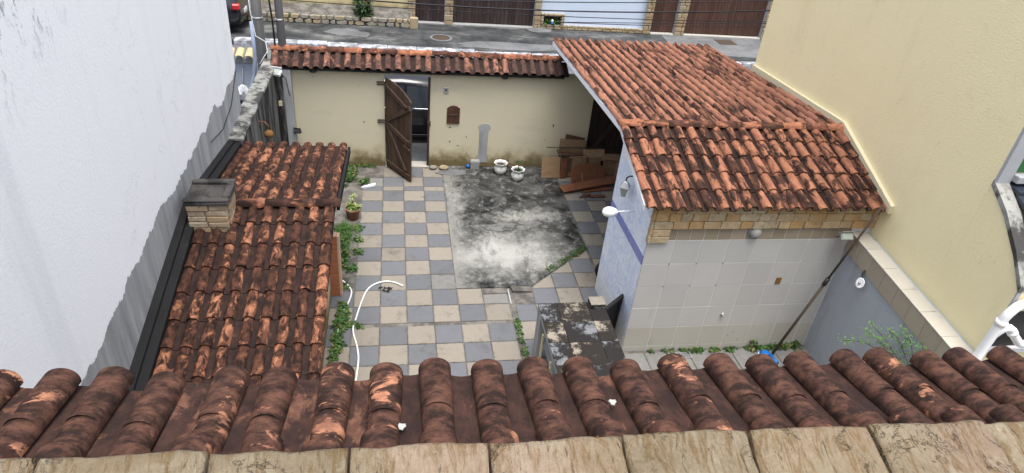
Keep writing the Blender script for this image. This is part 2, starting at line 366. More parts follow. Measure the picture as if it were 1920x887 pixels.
m_wood_brown = wood('brown_gate_wood', (.055,.028,.020), (.085,.040,.028), (.030,.017,.014), (9,9,.8), .55)
m_wood_black = wood('black_shutter_wood', (.014,.014,.015), (.034,.033,.034), (.007,.007,.008), (12,12,1.5), .7)
m_plank_red = wood('red_brown_board', (.155,.062,.034), (.21,.09,.05), (.085,.035,.022), (6,6,6), .5)
m_plank_tan = wood('tan_board', (.24,.155,.092), (.31,.21,.13), (.14,.08,.045), (3,9,9), .65)
m_plank_ply = wood('peeling_plywood', (.30,.195,.115), (.38,.26,.16), (.17,.10,.05), (2,5,12), .65)
m_plank_dark = wood('dark_board', (.085,.05,.034), (.13,.08,.055), (.04,.025,.02), (8,8,8), .6)
def walltile_mat(name, a_, b_, rv=.1, stain=.25):
    n = N(name); k = n.mix(n.noise(2, 4, .5), a_, b_); k = n.val(k, rv, n.rnd())
    k = n.mix(n.math('MULTIPLY', n.step(n.noise(3, 8, .7, n.pos((1.4,1.4,.5))), .6, .75), stain), k, (.14,.13,.11)); return n.out(k, .38, .4)
m_wtile = walltile_mat('wall_tile_cream', (.41,.405,.395), (.46,.455,.44), .08, .2)
m_wtile_low = walltile_mat('wall_tile_ivory', (.39,.375,.33), (.43,.415,.37), .08, .5)
m_btile = walltile_mat('wall_tile_brown', (.25,.205,.15), (.30,.25,.185), .2)
m_ctile = walltile_mat('coping_tile', (.42,.39,.335), (.48,.45,.39), .15, .6)
m_grout = plain('grout', (.66,.67,.69), .8, .2)
m_darkgrout = plain('dark_grout', (.06,.057,.05), .9, .2)
def bluetile():
    n = N('blue_marbled_tile'); v = n.noise(3.0, 7, .65, n.pos((1,1,.8), 3), 1.6)
    k = n.mix(n.step(n.math('ABSOLUTE', n.math('SUBTRACT', v, .5)), .0, .06), (.50,.60,.84), (.70,.77,.90))
    k = n.mix(n.math('MULTIPLY', n.noise(1.5, 4), .3), k, (.78,.82,.90))
    low = n.math('ADD', n.z(), n.math('MULTIPLY', n.noise(4, 6, .7), .5)); k = n.mix(n.math('MULTIPLY', n.math('SUBTRACT', 1.0, n.step(low, .35, .95)), .45), k, (.60,.56,.40))
    return n.out(k, .35, .4)
m_blue = bluetile()
def bandtile():
    n = N('blue_wave_tile'); w = n.nn('ShaderNodeTexWave'); w.inputs['Scale'].default_value = 9; w.inputs['Distortion'].default_value = 6; w.inputs['Detail'].default_value = 2; w.bands_direction = 'Z'
    n.lk(n.pos((1,.5,1)), w.inputs['Vector']); k = n.mix(n.step(w.outputs['Fac'], .45, .85), (.10,.13,.42), (.26,.31,.62)); return n.out(k, .35, .4)
m_band = bandtile()
def benchtile(name, c, amt):
    n = N(name); p = n.pos((1,1,1), 6); k = n.col(c)
    m_ = n.math('ADD', n.noise(3.2, 10, .72, p), n.math('MULTIPLY', n.math('SUBTRACT', n.noise(26, 5, .7, p), .5), .35))
    k = n.mix(n.math('MULTIPLY', n.math('SUBTRACT', 1.0, n.step(m_, amt-.06, amt+.06)), .96), k, (.016,.014,.013)); k = n.val(k, .4, n.noise(60, 4, .7)); return n.out(k, .7, .3)
m_bench_a = benchtile('bench_tile_cream', (.25,.22,.178), .56); m_bench_b = benchtile('bench_tile_grey', (.16,.168,.18), .57)
m_paint = plain('white_paint', (.70,.72,.77), .7, .3, 0, .12, 6)
m_trim = plain('cream_trim', (.60,.55,.38), .8, .2, 0, .15, 8)
m_pvc = plain('white_pvc', (.76,.77,.79), .4, .5, 0, .1, 6)
m_hose = plain('white_hose', (.74,.75,.76), .4, .4, 0, .08, 8)
m_ceramic = plain('white_glazed_pot', (.70,.70,.69), .35, .5, 0, .2, 9)
m_soil = plain('soil', (.05,.038,.028), .95, .1, 0, .5, 20)
m_pot = plain('clay_pot', (.30,.145,.105), .8, .2, 0, .3, 9)
m_block = plain('concrete_block', (.27,.27,.265), .9, .15, 0, .4, 14)
m_brick = plain('hollow_clay_block', (.36,.155,.085), .85, .2, 0, .3, 14)
m_brick_top = plain('clay_block_end', (.50,.33,.25), .85, .2, 0, .3, 14)
m_chim = stone_mat('chimney_brick', ((.34,.27,.19),(.46,.39,.30),(.30,.22,.14)), (.035,.032,.028), 5, .8)
m_metal = plain('galvanised_metal', (.42,.43,.44), .45, .5, .6, .3, 10)
m_rust = plain('rusty_brown_metal', (.075,.058,.045), .7, .3, .2, .4, 14)
m_rusty = plain('rusted_iron', (.20,.105,.04), .85, .2, .1, .6, 14)
m_blackp = plain('black_plastic', (.018,.018,.02), .5, .4, 0, .2, 9)
m_carbody = plain('black_car_paint', (.010,.011,.016), .14, .6, 0, .1, 3)
m_glass = N('dark_glass').out((.03,.04,.055), .05, .9)
m_tyre = plain('tyre_rubber', (.02,.02,.02), .85, .2)
m_chrome = plain('chrome', (.6,.62,.66), .15, .5, 1.0, .05)
m_red = plain('red_lamp', (.45,.015,.02), .2, .6)
m_lampglass = plain('frosted_lamp_glass', (.30,.34,.31), .15, .7, 0, .1)
m_lampwhite = plain('white_lamp', (.82,.83,.85), .35, .4, 0, .05)
m_cable = plain('black_cable', (.012,.012,.016), .5, .3)
m_bluewall = plain('pale_blue_paint', (.50,.57,.68), .8, .2, 0, .12, 3)
def yellowhouse():
    n = N('stained_yellow_paint'); k = n.mix(n.noise(1.5, 5, .6), (.46,.375,.20), (.55,.47,.28))
    h = n.math('ADD', n.z(), n.math('MULTIPLY', n.math('SUBTRACT', n.noise(1.2, 8, .7, n.pos((1,1,.6))), .5), 1.0))
    k = n.mix(n.math('MULTIPLY', n.math('SUBTRACT', 1.0, n.step(h, .2, .68)), .9), k, (.055,.058,.04)); return n.out(k, .85, .2)
m_yhouse = yellowhouse()
m_green_panel = plain('green_panel', (.035,.12,.045), .6, .3, 0, .15)
m_tarp = plain('dark_tarpaulin', (.022,.028,.042), .35, .5, 0, .3, 5)
m_bluep = plain('blue_plastic', (.01,.13,.42), .4, .5, 0, .1); m_whitep = plain('white_plastic', (.72,.75,.8), .45, .4)
m_lichen = plain('lichen', (.36,.37,.34), .9, .1, 0, .6, 60)
def leafm(name, a_, b_, rv=.7):
    n = N(name); k = n.mix(n.noise(16, 3, .6), a_, b_); k = n.val(k, rv, n.noise(37, 3, .8))
    n.b.inputs['Subsurface Weight'].default_value = 0.0
    t_ = n.nn('ShaderNodeBsdfTranslucent'); n.lk(k, t_.inputs[0]); mx = n.nn('ShaderNodeMixShader'); mx.inputs[0].default_value = .28
    n.out(k, .55, .35); n.lk(n.b.outputs[0], mx.inputs[1]); n.lk(t_.outputs[0], mx.inputs[2]); n.lk(mx.outputs[0], n.t.nodes['Material Output'].inputs[0]); return n.mat
m_leaf = leafm('weed_leaf', (.045,.12,.022), (.09,.19,.04)); m_leaf_d = leafm('dark_leaf', (.018,.05,.014), (.04,.09,.022))
m_leaf_v = leafm('variegated_leaf', (.20,.27,.055), (.44,.46,.20)); m_leaf_s = leafm('shrub_leaf', (.07,.18,.045), (.15,.29,.08))
m_leaf_y = leafm('dry_leaf', (.11,.14,.03), (.22,.19,.07))
m_stem = plain('stem', (.10,.085,.045), .8, .2)
# ------------------------------------------------------------------ roof tiles
def cover_mesh(name, w0, w1, h, L, mat_, nseg=8, ln=3, t=.013, rise=.018):
    """half-barrel cover tile: lower (wide) end at y=0, upper end at y=L; real thickness at the lower lip"""
    m_ = MB()
    def ring(y, w, hh, z): return [(w/2*math.cos(math.pi*k/nseg), y, z+hh*math.sin(math.pi*k/nseg)**.85) for k in range(nseg+1)]
    R_ = []
    for i in range(ln+1):
        f = i/ln; w = w0+(w1-w0)*f; R_.append(ring(L*f, w, h*(w/w0), rise*(1-f)))
    b = 0
    for r in R_: m_.v += r
    k1 = nseg+1
    for i in range(ln):
        for k in range(nseg):
            m_.f.append((i*k1+k, i*k1+k+1, (i+1)*k1+k+1, (i+1)*k1+k)); m_.m.append(0); m_.sm.append(True)
    b = len(m_.v)
    inn = [(x*(1-2*t/w0), -.0005, rise+(z-rise)*(1-t/h)) for x, y, z in R_[0]]
    m_.v += [(x, -.0005, z) for x, y, z in R_[0]] + inn + [(x, L*.5, z) for x, y, z in inn]
    for k in range(nseg):
        m_.f.append((b+k, b+k1+k, b+k1+k+1, b+k+1)); m_.f.append((b+k1+k, b+2*k1+k, b+2*k1+k+1, b+k1+k+1)); m_.m += [0,0]; m_.sm += [False, True]
    return m_
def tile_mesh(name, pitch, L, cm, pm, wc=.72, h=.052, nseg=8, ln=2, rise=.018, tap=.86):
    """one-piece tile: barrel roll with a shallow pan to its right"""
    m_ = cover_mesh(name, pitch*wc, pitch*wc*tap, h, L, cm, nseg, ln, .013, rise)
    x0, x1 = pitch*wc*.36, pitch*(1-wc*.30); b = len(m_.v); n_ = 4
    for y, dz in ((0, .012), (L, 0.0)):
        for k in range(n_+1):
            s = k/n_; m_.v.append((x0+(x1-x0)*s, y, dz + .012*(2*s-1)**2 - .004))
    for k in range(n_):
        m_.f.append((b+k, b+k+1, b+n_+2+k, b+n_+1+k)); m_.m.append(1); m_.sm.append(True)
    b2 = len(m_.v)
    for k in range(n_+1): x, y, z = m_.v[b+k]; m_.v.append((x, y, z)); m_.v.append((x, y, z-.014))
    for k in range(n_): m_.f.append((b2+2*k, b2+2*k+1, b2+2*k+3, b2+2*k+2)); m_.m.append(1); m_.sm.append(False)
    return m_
def tile_field(parent, o, u, v, pitch, expo, nc, nr, mb, mats, name='roof_tile', first=0.0, skip=None, limit=None, jitter=.006, rot=.012, rest_name='far_roof_tile'):
    """rows of tiles laid up-slope from o; rows past `limit` are joined into one part"""
    u = Vector(u).normalized(); v = Vector(v).normalized(); n_ = u.cross(v).normalized(); o = Vector(o)
    me = mb.mesh(name, *mats, fix=False); rest = MB()
    for r in range(nr):
        for c in range(nc):
            y = r*expo + (first if r > 0 else 0.0)
            p = o + u*(pitch*(c+.5)) + v*y
            if skip and skip(p): continue
            p = p + u*random.uniform(-jitter, jitter) + v*random.uniform(-jitter*2, jitter*2) + n_*random.uniform(0, jitter*.6)
            T = frame(p, u, v, n_) @ Matrix.Rotation(random.gauss(0, rot), 4, 'Z') @ Matrix.Rotation(random.gauss(0, rot), 4, 'Y')
            if limit is not None and r >= limit:
                b = len(rest.v); rest.v += [tuple(T @ Vector(q)) for q in mb.v]
                rest.f += [tuple(b+i for i in f) for f in mb.f]; rest.m += mb.m; rest.sm += mb.sm
            else: put(name, me, parent, T)
    if rest.v: put(rest_name, rest.mesh(rest_name, *mats, fix=False), parent, None, kind='stuff')
def ridge_mesh(L, r, mat_, nseg=9):
    """ridge cap lying along x with a raised collar at its end"""
    m_ = MB(); k1 = nseg+1
    sec = [(0, r*.94), (L*.70, r*1.0), (L*.72, r*1.22), (L*.84, r*1.25), (L*.86, r*1.08), (L, r*1.05)]
    for x, q in sec: m_.v += [(x, q*math.cos(math.pi*k/nseg), q*.85*math.sin(math.pi*k/nseg)) for k in range(nseg+1)]
    for i in range(len(sec)-1):
        for k in range(nseg): m_.f.append((i*k1+k, i*k1+k+1, (i+1)*k1+k+1, (i+1)*k1+k)); m_.m.append(0); m_.sm.append(True)
    m_.f.append(tuple(range(k1))); m_.m.append(0); m_.sm.append(False)
    b = (len(sec)-1)*k1; m_.f.append(tuple(b+i for i in reversed(range(k1)))); m_.m.append(0); m_.sm.append(False)
    return m_
def ridge_row(parent, a_, b_, n, r, mat_, name='ridge_tile'):
    a_ = Vector(a_); b_ = Vector(b_); d = b_-a_; L = d.length/n; u = d.normalized(); v = Vector((0,0,1)).cross(u).normalized(); w = u.cross(v)
    me = ridge_mesh(L*1.04, r, mat_).mesh(name, mat_, fix=True)
    for i in range(n):
        p = a_ + u*(L*i) + w*random.uniform(-.004,.004)
        put(name, me, parent, frame(p, u, v, w) @ Matrix.Rotation(random.gauss(0,.01), 4, 'Z') @ Matrix.Rotation(random.gauss(0,.05), 4, 'X'))
# ================================================================== SETTING
def sheet(name, x0, x1, y0, y1, z, mat_, kind='structure'):
    m_ = MB(); m_.quad([(x0,y0,z),(x1,y0,z),(x1,y1,z),(x0,y1,z)]); return put(name, m_.mesh(name, mat_), None, None, kind=kind)
sheet('ground', -150, 150, -150, 150, -.30, m_earth)
sheet('road', -60, 60, 2.5, 9.55, -.13, m_road)
put('near_pavement', boxm('near_pavement', -60, 60, 1.36, 2.55, -.28, -.012, m_walk2), None, None, kind='structure')
# far pavement: undulating slab with patched concrete
fp = MB()
fp.box(-60, 60, 9.60, 14.0, -.28, -.004)
far_pav = put('far_pavement', fp.mesh('far_pavement', m_walk), None, None, kind='structure')
def blob(cx, cy, z, rx, ry, n=26, seed=0, rough=.16):
    return [(cx+rx*math.cos(t)*(1+rough*mnoise.noise(Vector((math.cos(t)*1.7+seed, math.sin(t)*1.7, seed)))*2), cy+ry*math.sin(t)*(1+rough*mnoise.noise(Vector((math.cos(t)*1.7, math.sin(t)*1.7+seed, seed+5)))*2), z) for t in [2*math.pi*i/n for i in range(n)]]
def patch(name, parent, pts, mat_, th=.012):
    m_ = MB(); z0 = pts[0][2]; m_.prism([(p[0], p[1]) for p in pts], lambda a_, b_, t: (a_, b_, t), z0-.02, z0+th); return put(name, m_.mesh(name, mat_), parent)
patch('concrete_patch', far_pav, blob(-1.0, 10.95, 0.0, .62, .38, seed=1), m_walk2, .008)
patch('concrete_patch', far_pav, blob(-.45, 10.75, 0.0, .36, .30, seed=4), m_walk2, .013)
patch('concrete_patch', far_pav, blob(4.6, 10.15, 0.0, 1.9, .42, seed=8), m_walk2, .009)
patch('concrete_patch', far_pav, blob(6.0, 12.1, 0.0, .5, .28, seed=3), m_walk2, .05)
patch('concrete_patch', far_pav, [(10.9,12.5,0),(10.7,10.2,0),(17,9.7,0),(18,12.5,0)], m_walk2, .010)
# whitewashed kerb stones
for i in range(26):
    x = -4.3 + i*.95
    if x > 20: break
    y = 9.78 - .052*(x+3) if x < 3 else 9.40
    w = .36 if x < 3 else .24
    put('kerb_stone', boxm('kerb_stone', x, x+.94, y-w, y, -.28, .035+random.uniform(0,.015), m_kerb, .02, .006), far_pav)
# ---- courtyard floor
yard = put('courtyard_floor', boxm('courtyard_floor', -1.85, 7.6, -11.0, 1.14, -.29, -.010, m_mortar), None, None, kind='structure')
TS, G = .42, .008
def tilemesh(w, d, mat_, nm): return boxm(nm, -w/2, w/2, -d/2, d/2, -.014, .0, mat_, .003)
full = {k: tilemesh(TS-G, TS-G, k, 'floor_tile') for k in (m_beige, m_grey, m_cracked)}
def lay(x0, x1, y0, y1, mat_):
    w, d = x1-x0, y1-y0
    if w < .03 or d < .03: return
    me = full[mat_] if abs(w-TS) < .004 and abs(d-TS) < .004 else tilemesh(w-G, d-G, mat_, 'floor_tile')
    T = Matrix.Translation(((x0+x1)/2, (y0+y1)/2, random.uniform(-.002,.002))) @ Matrix.Rotation(random.gauss(0,.004), 4, 'Z') @ Matrix.Rotation(random.gauss(0,.003), 4, 'X') @ Matrix.Rotation(random.gauss(0,.003), 4, 'Y')
    put('floor_tile', me, yard, T)
chk = lambda r, c: m_beige if (r+c) % 2 == 0 else m_grey
for r in range(0, 10):
    for c in range(-1, 6):
        if c == -1 and r < 8: continue
        if c >= 4 and r < 8: continue
        mt = chk(r, c)
        if (r, c) == (7, 3) or (r, c) == (8, 5): mt = m_cracked
        lay(c*TS, c*TS+TS, -(r+1)*TS, -r*TS, mt)
for r in range(10, 16):
    for c in range(-2, 6): lay(c*TS, c*TS+TS, -.07-(r+1)*TS, -.07-r*TS, chk(r, c))
for c in range(0, 4):
    lay(c*TS, c*TS+TS, 0, .18, chk(-1, c))
    if c > 0:
        lay(c*TS, c*TS+TS, .18, .60, chk(-2, c)); lay(c*TS, c*TS+TS, .60, 1.02, chk(-3, c))
lay(0, TS, .18, .55, m_cracked)
# right grid, cut along the diagonal edge of the slab
def clip(poly, a_, b_):
    out = []; s = lambda p: (b_[0]-a_[0])*(p[1]-a_[1])-(b_[1]-a_[1])*(p[0]-a_[0])
    for i in range(len(poly)):
        p, q = poly[i], poly[(i+1) % len(poly)]; sp, sq = s(p), s(q)
        if sp <= 0: out.append(p)
        if sp*sq < 0: t = sp/(sp-sq); out.append((p[0]+(q[0]-p[0])*t, p[1]+(q[1]-p[1])*t))
    return out
RP = .426
for i in range(0, 8):
    for j in range(-1, 11):
        x0 = 2.96 + .42*i + (.03 if i >= 3 else 0); y0 = -3.39 + RP*j; x1 = x0+.42; y1 = y0+RP
        if i < 3:
            if j > 3: continue
            p = clip([(x0+G/2,y0+G/2),(x1-G/2,y0+G/2),(x1-G/2,y1-G/2),(x0+G/2,y1-G/2)], (2.95,-3.40), (4.25,-2.20))
            if len(p) < 3: continue
            A = abs(sum(p[k][0]*p[(k+1)%len(p)][1]-p[(k+1)%len(p)][0]*p[k][1] for k in range(len(p))))/2
            if A < .004: continue
            if A > .17: lay(x0, x1, y0, y1, chk(i, j))
            else: put('floor_tile', MB().prism(p, lambda a_, b_, t: (a_, b_, t), -.014, 0).mesh('floor_tile', chk(i, j)), yard)
        else: lay(x0, x1, y0, min(y1, 1.12), chk(i, j))
# tiles right of the drain channel and around the counter
for i in range(-1, 3):
    for j in range(1, 7):
        x0 = 2.96+.42*i if i >= 0 else 2.615; x1 = 2.96+.42*(i+1)
        if i == 2: x1 = 4.05
        lay(x0, x1, -3.39-RP*(j+1), -3.39-RP*j, chk(i, -j-1) if j < 6 else m_cracked)
for k in range(9):
    x = 4.08 + k*.36; lay(x, x+.36, -5.50-random.uniform(0,.02), -5.06, m_cracked); lay(x-.1, x+.26, -5.98, -5.53, random.choice((m_cracked, m_cracked, m_beige)))
# mouldy concrete slab set into the tiles
SL = [(1.70,1.13),(1.705,0.0),(1.685,-1.6),(1.675,-3.355),(2.94,-3.36),(3.45,-2.90),(4.02,-2.35),(4.24,-2.20),(4.215,-1.8),(4.23,-.7),(4.235,1.13)]
slab = put('concrete_slab', MB().prism(SL, lambda a_, b_, t: (a_, b_, t), -.02, .010).mesh('concrete_slab', m_slab), None, None, kind='structure')
m_scab = grey_render('rough_screed', (.10,.10,.098), (.20,.20,.19), (.035,.035,.035), .7, 1, .45, .6)
patch('cement_repair', slab, blob(2.72, -1.45, .010, .34, .15, seed=11, rough=.4), m_scab, .012)
patch('cement_repair', slab, blob(3.25, -1.30, .010, .26, .08, seed=14, rough=.4), m_scab, .008)
patch('cement_repair', yard, blob(1.9, .82, .010, .34, .15, seed=21), m_walk2, .006)
patch('broken_step', yard, [(2.12,-3.40,0),(2.52,-3.38,0),(2.53,-3.52,0),(2.12,-3.53,0)], m_mortar, .02)
patch('broken_step', yard, [(2.60,-3.36,0),(2.96,-3.38,0),(2.94,-3.50,0),(2.62,-3.49,0)], m_mortar, .03)
put('drain_strip', boxm('drain_strip', 2.535, 2.56, -3.80, -3.40, -.02, .012, m_cement, .004), yard)
# ================================================================== FRONT WALL
fw = thing('front_wall', (1.5, 1.25, 0), 'cream rendered street wall capped with small clay tiles, open plank door in it', 'wall')
w_ = MB(); Y0, Y1 = 1.15, 1.33
w_.box(-1.40, .46, Y0, Y1, -.1, 2.17); w_.box(.46, 1.41, Y0, Y1, 2.08, 2.17); w_.box(1.41, 4.98, Y0, Y1, -.1, 2.17)
w_.box(4.98, 7.75, Y0, Y1, 2.35, 2.6); w_.box(7.35, 7.75, Y0, Y1, -.1, 2.35)
put('wall', w_.mesh('wall', m_cream), fw)
put('threshold', boxm('threshold', .46, 1.41, 1.10, 1.36, -.1, .004, m_ctile, .006), fw)
put('cornice', boxm('cornice', -1.72, 4.25, 1.05, 1.15, 2.172, 2.215, m_trim, .008), fw)
cop = put('tile_coping', MB().prism([(1.00,2.19),(1.42,2.40),(1.84,2.19),(1.84,2.16),(1.00,2.16)], lambda a_, b_, t: (t, a_, b_), -1.74, 4.22).mesh('tile_coping', m_black_cement), fw)
wt_ = tile_mesh('coping_tile', .2, .43, m_tile_wall, m_tile_wall, .66, .055, 8, 1)
tile_field(cop, (-1.75, .98, 2.205), (1,0,0), (0,.42,.21), .2, .4, 30, 1, wt_, (m_tile_wall, m_pan_left), 'coping_tile', jitter=.01)
tile_field(cop, (4.25, 1.86, 2.205), (-1,0,0), (0,-.42,.21), .2, .4, 30, 1, wt_, (m_tile_wall, m_pan_left), 'coping_tile', jitter=.01)
ridge_row(cop, (-1.75, 1.42, 2.445), (4.25, 1.42, 2.445), 17, .085, m_ridge)
# round lamps under the coping
for x in (-.93, 2.95):
    put('eave_lamp', MB().lathe([(.05,0),(.075,.02),(.075,.055),(.03,.06)], 12, (x, 1.08, 2.10)).mesh('eave_lamp', m_blackp), fw)
# letter hatch, intercom, repair strip, holes
put('letter_hatch', MB().prism([(1.775,1.03),(2.05,1.03),(2.05,1.38),(1.98,1.43),(1.91,1.445),(1.84,1.43),(1.775,1.38)], lambda a_, b_, t: (a_, t, b_), 1.125, 1.16).mesh('letter_hatch', m_wood_brown), fw)
put('letter_slot', boxm('letter_slot', 1.81, 2.01, 1.112, 1.13, 1.225, 1.245, m_rust, .004), fw)
ic = put('intercom', boxm('intercom', 1.69, 1.79, 1.128, 1.16, 1.715, 1.85, m_metal, .006), fw)
put('speaker_grille', MB().lathe([(.022,0),(.022,.008)], 10, T=Matrix.Translation((1.74,1.129,1.79)) @ Matrix.Rotation(math.pi/2, 4, 'X')).mesh('speaker_grille', m_blackp), ic)
cp = MB(); pts = [(2.50,.10),(2.71,.10),(2.70,.5),(2.705,.86),(2.75,.93),(2.735,1.0),(2.66,1.04),(2.54,1.03),(2.47,.98),(2.50,.86),(2.51,.5)]
cp.prism(pts, lambda a_, b_, t: (a_, t, b_), 1.142, 1.16); put('cement_strip', cp.mesh('cement_strip', m_cement), fw)
for x, z, a_, b_ in ((1.85,.94,.05,.03),(1.86,.60,.03,.05),(2.22,.72,.02,.06),(4.15,1.02,.035,.075),(.03,1.02,.03,.05),(-.03,1.82,.02,.02),(4.0,.68,.02,.03),(3.2,1.7,.012,.012),(2.05,.5,.10,.012),(-.95,1.98,.02,.02)):
    put('chipped_hole', MB().prism([(x+a_*.5*math.cos(t)*random.uniform(.6,1.2), z+b_*.5*math.sin(t)*random.uniform(.6,1.2)) for t in [k*math.pi/4 for k in range(8)]], lambda p, q, t: (p, t, q), 1.146, 1.16).mesh('chipped_hole', m_rust), fw)
# wooden door standing open into the yard
dr = math.atan2(.34-1.07, 1.004-.50)
DM = Matrix.Translation((.50, 1.08, .015)) @ Matrix.Rotation(dr, 4, 'Z')
DW = math.hypot(.34-1.07, 1.004-.50)
top = lambda s: 2.02 - .24*max(0, (s-.10)/.90)**2.2
door = put('door', boxm('door', 0, .035, -.03, .03, .02, 2.0, m_wood_door, .004), fw, DM)
npk = 9
for k in range(npk):
    x0, x1 = DW*k/npk+.003, DW*(k+1)/npk-.003
    poly = [(x0, random.uniform(0,.012)), (x1, random.uniform(0,.012)), (x1, top(x1/DW)), (x0, top(x0/DW))]
    y_ = random.uniform(-.003, .003)
    put('plank', MB().prism(poly, lambda a_, b_, t: (a_, t, b_), y_-.016, y_+.012).mesh('plank', m_wood_door), door, DM)
def bar(name, p, q, w, t0, t1, mat_, parent, T):
    p = Vector(p); q = Vector(q); d = (q-p).normalized(); n_ = Vector((-d.y, d.x))*w/2
    put(name, MB().prism([tuple(p+n_), tuple(q+n_), tuple(q-n_), tuple(p-n_)], lambda a_, b_, t: (a_, t, b_), t0, t1).mesh(name, mat_), parent, T)
for p, q, w in (((.02,1.86),(DW-.10,1.60),.085),((.02,1.06),(DW-.03,.86),.09),((DW-.02,1.66),(.04,1.12),.10),((.04,1.02),(DW*.8,.20),.07),((.02,.14),(DW-.02,.10),.09),((DW*.72,.78),(DW-.02,.72),.05)):
    bar('brace', p, q, w, -.044, -.017, m_wood_door, door, DM)
for z in (1.92, 1.87, 1.08, 1.03):
    put('hinge_strap', MB().tube([(.31, 1.135, z), (.44, 1.125, z+.005), (.54, 1.09, z+.01)], .014, 6).mesh('hinge_strap', m_rust), fw)
put('door_latch', boxm('door_latch', DW-.09, DW-.02, -.06, -.02, .90, .94, m_rust, .004), door, DM)
put('door_jamb', boxm('door_jamb', 1.365, 1.41, 1.13, 1.22, .0, 2.03, m_wood_gate, .004), fw)
put('door_catch', boxm('door_catch', 1.36, 1.43, 1.10, 1.15, .98, 1.08, m_rust, .006), fw)
# garage gate in the shade under the roof
gate = put('garage_gate', boxm('garage_gate', 4.98, 7.35, 1.22, 1.26, .0, 2.35, m_wood_gate), fw)
for k in range(17):
    x = 4.99 + k*.139; put('plank', boxm('plank', x, x+.132, 1.185, 1.215, .03, 2.33, m_wood_gate, .004), gate)
bar('brace', (5.02,.3), (6.1,1.9), .12, 1.15, 1.18, m_wood_gate, gate, Matrix.Identity(4)); bar('brace', (5.0,.35), (7.3,.35), .12, 1.15, 1.179, m_wood_gate, gate, Matrix.Identity(4))
# ================================================================== LEFT: white house, boundary wall, shed
wh = thing('neighbour_house', (-4.5, -7, 0), 'tall white painted house wall with raw grey cement along its foot', 'house')
put('wall', boxm('wall', -9.0, -1.85, -16.0, -1.27, -.1, 9.0, m_white), wh)
put('wall_cable', MB().tube([(-1.842,-1.30,2.95),(-1.840,-1.9,2.60),(-1.838,-2.6,2.50),(-1.838,-3.3,2.62)], .006, 5).mesh('wall_cable', m_cable), wh)
bw = thing('side_boundary_wall', (-1.75, -.5, 0), 'black mould streaked cement wall between shed roof and cream street wall', 'wall')
put('wall', boxm('wall', -1.84, -1.65, -2.35, 1.36, -.1, 2.18, m_black_wall, .01), bw)
put('coping', boxm('coping', -1.90, -1.63, -2.35, 1.37, 2.182, 2.245, m_coping, .014), bw)
put('corner_pier', boxm('corner_pier', -1.645, -1.36, 1.0, 1.148, -.1, 2.168, m_cement, .012), bw)
put('dark_pier', boxm('dark_pier', -1.66, -1.52, .93, .998, -.1, 2.168, m_black_wall, .01), bw)
put('switch_box', boxm('switch_box', -1.63, -1.56, .905, .93, 1.43, 1.54, m_trim, .005), bw)
def floodlight(loc, rz, tilt, label, s=1.0, body=None, glass=None):
    t = thing('floodlight', loc, label, 'floodlight', None, rz); T = W[t] @ Matrix.Rotation(tilt, 4, 'X') @ Matrix.Scale(s, 4)
    put('housing', MB().cbox(-.10,.10,-.035,.035,-.065,.065,.012).mesh('housing', body or m_metal), t, T)
    put('visor', MB().cbox(-.105,.105,-.075,-.035,.058,.07,.004).mesh('visor', body or m_metal), t, T)
    put('lens', MB().cbox(-.085,.085,-.042,-.036,-.05,.05,.002).mesh('lens', glass or m_lampglass), t, T)
    put('bracket', MB().tube([(-.11,0,0),(-.11,.09,.0),(.11,.09,.0),(.11,0,0)], .008, 6).mesh('bracket', m_rust), t, T)
    return t
fl = floodlight((-1.60, .80, 2.17), math.radians(-20), math.radians(-62), 'silver floodlight on top of the grey corner pier', 1.1, m_pvc)
put('cable', MB().tube([(-1.56,.86,2.15),(-1.45,.97,2.0),(-1.42,.985,1.7),(-1.40,.985,1.62)], .007, 5).mesh('cable', m_cable), fl)
floodlight((-1.33, .98, .86), math.radians(-15), math.radians(-40), 'small black floodlight low on the street wall behind shed roof', .75, m_blackp, m_blackp)
hl = thing('hanging_lantern', (-1.60, -1.0, 1.72), 'rusty wrought iron lantern on curved bracket beyond the shed roof', 'lantern')
put('bracket', MB().tube([(-1.645,-1.0,1.95),(-1.64,-1.0,1.80),(-1.63,-1.02,1.93),(-1.56,-1.04,1.95),(-1.50,-1.05,1.88),(-1.49,-1.05,1.80)], .010, 6).mesh('bracket', m_rusty), hl)
put('cage', MB().lathe([(.03,0),(.075,.02),(.085,.07),(.06,.11),(.015,.14)], 8, (-1.50,-1.05,1.66)).mesh('cage', m_rusty), hl)
# shed ---------------------------------------------------------------
sh = thing('garden_shed', (-.95, -5, 0), 'low shed under heavily blackened clay tiles with a stubby brick chimney', 'shed')
put('wall', boxm('wall', -1.84, -.36, -7.45, -2.5, -.1, 1.70, m_cream), sh)
RZ = 2.42; SF = .212; SR = .142
def shed_z(y): return RZ - (SF*(-4.7-y) if y < -4.7 else SR*(y+4.7))
roof_s = put('roof', MB().prism([(-7.72,shed_z(-7.72)-.10),(-4.7,RZ-.10),(-2.28,shed_z(-2.28)-.10),(-2.28,shed_z(-2.28)-.022),(-4.7,RZ-.022),(-7.72,shed_z(-7.72)-.022)], lambda a_, b_, t: (t, a_, b_), -1.72, -.09).mesh('roof', m_black_cement), sh)
CHX = (-1.71,-1.27,-5.14,-4.70)
inch = lambda p: CHX[0]-.04 < p.x < CHX[1]+.0 and CHX[2]-.12 < p.y < CHX[3]-.02
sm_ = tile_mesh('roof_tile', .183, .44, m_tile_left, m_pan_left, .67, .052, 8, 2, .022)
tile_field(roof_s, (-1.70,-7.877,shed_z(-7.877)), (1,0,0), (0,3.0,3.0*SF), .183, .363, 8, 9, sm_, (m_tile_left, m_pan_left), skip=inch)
vm_ = cover_mesh('verge_tile', .183*.76, .183*.66, .056, .44, m_tile_left, 8, 2)
